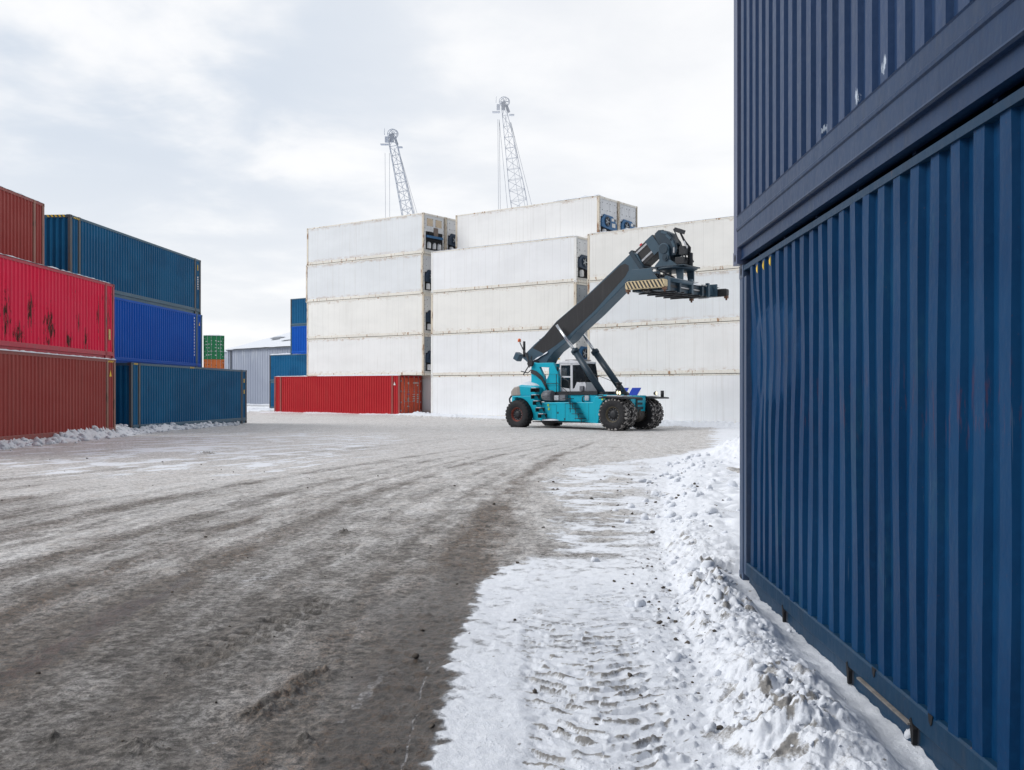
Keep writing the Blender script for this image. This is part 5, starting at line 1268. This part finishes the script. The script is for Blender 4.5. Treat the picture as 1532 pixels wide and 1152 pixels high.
    MB().lathe([(.0001, 0), (.09, 0), (.09, .13), (.06, .18), (.0001, .19)], (-6.87, -.56, 4.72), 'z', 12).build('beacon', plain('beacon_orange', (.75, .16, .05), .4), root)
    mb = MB(); n = 12; vs = []
    for i in range(n+1):
        t = i/n; x = -6.35+1.35*t; z = 3.56+.55*t**1.2
        for j, (dy, dz) in enumerate(((-.52, -.03), (-.50, .04), (-.40, .05))): vs.append((x, dy, z+dz*(.7+.5*math.sin(i*1.3))))
    mb.add(vs, [(i*3+j, (i+1)*3+j, (i+1)*3+j+1, i*3+j+1) for i in range(n) for j in range(2)], 0, True); mb.build('snow_cap', SNOW, root)
    # cab
    cab = empty('cab'); cab.parent = root
    y0, y1 = -.82, .46
    prof = [(-3.98, 1.98), (-3.98, 3.42), (-3.90, 3.50), (-2.05, 3.46), (-1.90, 3.38), (-1.62, 2.45), (-1.55, 2.28), (-1.55, 1.98)]
    mb = MB()
    for yy in (y0, y1-.05):
        def pr(p): mb.prism(p, yy, yy+.05, 'y')
        pr([(-3.98, 1.98), (-3.98, 3.46), (-3.90, 3.46), (-3.90, 1.98)])                      # rear pillar
        pr([(-3.30, 1.98), (-3.30, 3.46), (-3.16, 3.46), (-3.16, 1.98)])                      # middle pillar
        pr([(-3.90, 3.36), (-3.90, 3.50), (-2.0, 3.46), (-2.0, 3.36)])                        # roof edge
        pr([(-3.90, 1.98), (-3.90, 2.24), (-3.78, 2.18), (-3.30, 2.12), (-3.30, 1.98)])       # door bottom
        pr([(-3.90, 2.72), (-3.90, 2.80), (-3.30, 2.78), (-3.30, 2.70)])                      # door bar
        pr([(-3.16, 1.98), (-3.16, 2.12), (-2.96, 2.14), (-2.66, 2.46), (-1.62, 2.46), (-1.55, 2.28), (-1.55, 1.98)])   # front skirt
    mb.box(-3.98, -3.94, y0+.05, y1-.05, 1.98, 2.6); mb.box(-1.58, -1.54, y0+.05, y1-.05, 1.98, 2.46); mb.box(-3.94, -1.6, y0+.05, y1-.05, 1.98, 2.05)
    fixn(mb.build('cab_frame', wht, cab, bevel=.008))
    MB().prism([(-4.02, 3.46), (-4.0, 3.56), (-3.3, 3.62), (-2.0, 3.54), (-1.92, 3.44)], y0-.02, y1+.02, 'y').build('cab_roof', wht, cab, bevel=.02)
    MB().box(-3.7, -2.4, y0+.1, y1-.1, 3.60, 3.66).build('roof_hatch', plain('hatch_grey', (.3, .3, .31)), cab, bevel=.01)
    for yy in (y0+.02, y1-.03):
        mb = MB().prism([(-3.89, 2.80), (-3.89, 3.36), (-3.31, 3.36), (-3.31, 2.78)], yy, yy+.008, 'y'); fixn(mb.build('window', glass, cab))
        mb = MB().prism([(-3.89, 2.24), (-3.89, 2.71), (-3.31, 2.70), (-3.31, 2.12), (-3.78, 2.18)], yy, yy+.008, 'y'); fixn(mb.build('window', glass, cab))
        mb = MB().prism([(-3.15, 2.14), (-3.15, 3.36), (-2.0, 3.36), (-1.63, 2.47), (-2.66, 2.47), (-2.97, 2.15)], yy, yy+.008, 'y'); fixn(mb.build('window', glass, cab))
    mb = MB().add([(-1.60, y0+.05, 2.47), (-1.60, y1-.05, 2.47), (-1.97, y1-.05, 3.42), (-1.97, y0+.05, 3.42), (-1.605, y0+.05, 2.47), (-1.605, y1-.05, 2.47), (-1.975, y1-.05, 3.42), (-1.975, y0+.05, 3.42)], [(0, 1, 2, 3), (7, 6, 5, 4), (0, 4, 5, 1), (2, 6, 7, 3)]); mb.build('windscreen', glass, cab)
    mb = MB()
    for yy in (y0+.02, y1-.06): mb.tube([(-1.60, yy, 2.44), (-1.97, yy, 3.44)], .035, 6)
    mb.build('windscreen_pillar', blk, cab)
    mb = MB().box(-3.6, -3.05, -.35, .2, 2.30, 2.45); mb.box(-3.7, -3.55, -.35, .2, 2.40, 3.10); mb.box(-3.5, -3.15, -.25, .1, 2.05, 2.3); mb.build('operator_seat', blk, cab, bevel=.04)
    mb = MB().tube([(-2.35, -.08, 2.05), (-2.5, -.08, 2.65)], .04, 8); mb.box(-2.3, -2.0, -.5, .35, 2.05, 2.6)
    pts = [Vector((-2.52, -.08, 2.68))+Vector((math.sin(t)*.08, math.cos(t)*.19, math.sin(t)*.17)) for t in [2*math.pi*k/16 for k in range(17)]]; mb.tube(pts, .018, 6); mb.build('steering_console', blk, cab)
    MB().tube([(-1.95, y0-.06, 2.62), (-2.1, y0-.06, 2.55), (-2.2, y0-.08, 2.45)], .03, 6).build('wiper_arm', blk, cab); MB().box(-2.15, -1.75, y0-.14, y0-.01, 2.0, 2.26).build('tool_box', gry, cab, bevel=.01)
    MB().box(-4.08, -4.04, y0-.14, y0-.02, 2.95, 3.30).build('mirror', blk, cab, bevel=.01)
    # the cab is short: pull everything ahead of the door pillar back
    for ch_ in cab.children:
        for v_ in ch_.data.vertices:
            if v_.co.x > -3.16: v_.co.x = -3.16+(v_.co.x+3.16)*.52
    return root
stacker = reach_stacker()

# operator in the cab
def skin(name, verts, edges, radii, mats, parent=None, root_i=0):
    me = bpy.data.meshes.new(name); me.from_pydata(verts, edges, []); o = bpy.data.objects.new(name, me); COL.objects.link(o)
    s = o.modifiers.new('skin', 'SKIN'); s.use_smooth_shade = True
    for i, r_ in enumerate(radii):
        me.skin_vertices[0].data[i].radius = (r_, r_) if not isinstance(r_, tuple) else r_
    me.skin_vertices[0].data[root_i].use_root = True
    u = o.modifiers.new('sub', 'SUBSURF'); u.levels = 1; u.render_levels = 2
    for m in mats: me.materials.append(m)
    if parent: o.parent = parent
    return o
def operator():
    root = empty('person')
    root.location = stacker.location; root.rotation_euler = stacker.rotation_euler
    tag(root, 'machine operator in dark jacket with lime shoulder stripe, seated in the cab', 'person')
    skn = plain('skin', (.45, .27, .19), .6, var=.1); jk = plain('navy_jacket', (.015, .02, .035), .8); tr = plain('dark_trousers', (.02, .02, .025), .8); hair = plain('dark_cap', (.02, .02, .02), .8)
    z0 = 2.48; x0 = -3.38; y = -.08
    V = [(x0, y, z0), (x0-.03, y, z0+.22), (x0-.04, y, z0+.42), (x0-.03, y, z0+.53), (x0, y, z0+.66), (x0+.01, y, z0+.74),
         (x0+.02, y-.18, z0+.44), (x0+.10, y-.22, z0+.20), (x0+.36, y-.16, z0+.20), (x0+.42, y-.15, z0+.21), (x0+.02, y+.18, z0+.44), (x0+.10, y+.22, z0+.20), (x0+.36, y+.16, z0+.20), (x0+.42, y+.15, z0+.21),
         (x0+.02, y-.10, z0), (x0+.42, y-.14, z0+.04), (x0+.50, y-.14, z0-.32), (x0+.62, y-.14, z0-.36), (x0+.02, y+.10, z0), (x0+.42, y+.14, z0+.04), (x0+.50, y+.14, z0-.32), (x0+.62, y+.14, z0-.36)]
    E_ = [(0, 1), (1, 2), (2, 3), (3, 4), (4, 5), (2, 6), (6, 7), (7, 8), (8, 9), (2, 10), (10, 11), (11, 12), (12, 13), (0, 14), (14, 15), (15, 16), (16, 17), (0, 18), (18, 19), (19, 20), (20, 21)]
    Rr = [.13, .13, .13, .055, .10, .085, .065, .048, .035, .04, .065, .048, .035, .04, .085, .065, .05, .045, .085, .065, .05, .045]
    body = skin('body', V, E_, Rr, [skn], root)
    jv = [V[i] for i in (0, 1, 2, 6, 7, 8, 10, 11, 12)]; skin('jacket', jv, [(0, 1), (1, 2), (2, 3), (3, 4), (4, 5), (2, 6), (6, 7), (7, 8)], [.155, .155, .15, .085, .066, .05, .085, .066, .05], [jk], root)
    tv = [V[i] for i in (0, 14, 15, 16, 18, 19, 20)]; skin('trousers', tv, [(0, 1), (1, 2), (2, 3), (0, 4), (4, 5), (5, 6)], [.145, .10, .082, .065, .10, .082, .065], [tr], root)
    MB().lathe([(.112, 0), (.115, .04), (.10, .09), (.05, .12), (.0001, .125)], (x0+.01, y, z0+.70), 'z', 14).build('cap', hair, root)
    MB().cbox((x0+.0, y-.235, z0+.40), (.06, .03, .22)).build('reflective_stripe', plain('lime_stripe', (.45, .7, .05)), root)
    for s_ in (-1, 1):
        mb = MB()
        for k in range(4):
            b = Vector((x0+.44, y+s_*(.135+.018*k), z0+.215)); mb.tube([b, b+Vector((.05, 0, .02)), b+Vector((.075, 0, -.01))], .0085, 5)
        b = Vector((x0+.42, y+s_*.12, z0+.21)); mb.tube([b, b+Vector((.03, -s_*.025, .03))], .0095, 5); mb.build('hand', skn, root)
operator()

# ------------------------------------------------------------------ light, sky, camera
wld = bpy.data.worlds.new('World'); scene.world = wld; wld.use_nodes = True
nt = wld.node_tree; nt.nodes.clear(); g = G(nt)
out = g.n('ShaderNodeOutputWorld')
SUN_AZ = R(262); SUN_EL = R(38)          # azimuth from +Y clockwise: to the left, a little behind the viewer
sky = g.n('ShaderNodeTexSky', sky_type='NISHITA', sun_disc=False); sky.sun_elevation = SUN_EL; sky.sun_rotation = SUN_AZ
b1 = g.n('ShaderNodeBackground'); g.put(b1.inputs[0], sky.outputs[0]); b1.inputs[1].default_value = .10
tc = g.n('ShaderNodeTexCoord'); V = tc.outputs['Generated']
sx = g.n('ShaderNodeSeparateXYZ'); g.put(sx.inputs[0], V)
# project directions onto a cloud deck
zz = g.math('ADD', g.math('MAXIMUM', sx.outputs[2], 0.), .16)
cb = g.n('ShaderNodeCombineXYZ'); g.put(cb.inputs[0], g.math('DIVIDE', sx.outputs[0], zz)); g.put(cb.inputs[1], g.math('DIVIDE', sx.outputs[1], zz)); D = cb.outputs[0]
n1 = g.noise(D, .95, 6., .5, .35); n2 = g.noise(D, 2.8, 5., .55, .3)
cl = g.math('ADD', g.math('MULTIPLY', n1, .68), g.math('MULTIPLY', n2, .32))
el = g.ramp(sx.outputs[2], .02, .30)
left = g.ramp(sx.outputs[0], .16, -.35)
thin = g.math('MULTIPLY', g.math('MULTIPLY', g.ramp(cl, .40, .56), el), left)
c = g.mix(g.ramp(cl, .35, .62), (.98, .98, .985), (.84, .855, .885))
c = g.mix(g.math('MULTIPLY', thin, .72), c, (.56, .645, .76))
c = g.mix(g.math('MULTIPLY', g.ramp(cl, .5, .34), g.math('MULTIPLY', el, .5)), c, (.93, .93, .94))
c = g.mix(g.ramp(sx.outputs[1], .10, -.45), c, g.mix(1., c, (.34, .36, .40), 'MULTIPLY'))     # unseen sky behind the viewer, darkened to cut fill on viewer-facing slopes
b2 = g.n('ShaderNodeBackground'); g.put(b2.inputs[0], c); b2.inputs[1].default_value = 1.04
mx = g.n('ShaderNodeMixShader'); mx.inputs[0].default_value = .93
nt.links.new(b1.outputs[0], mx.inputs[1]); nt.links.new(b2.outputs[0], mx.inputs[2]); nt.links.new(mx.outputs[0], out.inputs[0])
sd = bpy.data.lights.new('sun', 'SUN'); sd.energy = 2.3; sd.angle = R(38); sd.color = (1., .985, .965)
so = bpy.data.objects.new('sun', sd); COL.objects.link(so)
dirv = Vector((math.sin(SUN_AZ)*math.cos(SUN_EL), math.cos(SUN_AZ)*math.cos(SUN_EL), math.sin(SUN_EL)))
so.rotation_euler = dirv.to_track_quat('Z', 'Y').to_euler(); so.location = (0, -10, 30)
cd = bpy.data.cameras.new('camera'); cam = bpy.data.objects.new('camera', cd); COL.objects.link(cam)
cam.location = (0, 0, EYE); cam.rotation_euler = (R(90), 0, 0)
cd.sensor_width = 36; cd.lens = 1500/1532*36; cd.shift_y = 14/1532; cd.clip_end = 6000; cd.clip_start = .05
scene.camera = cam
vs_ = scene.view_settings; vs_.view_transform = 'Standard'; vs_.look = 'None'; vs_.gamma = 1.; vs_.exposure = .08; vs_.use_curve_mapping = False
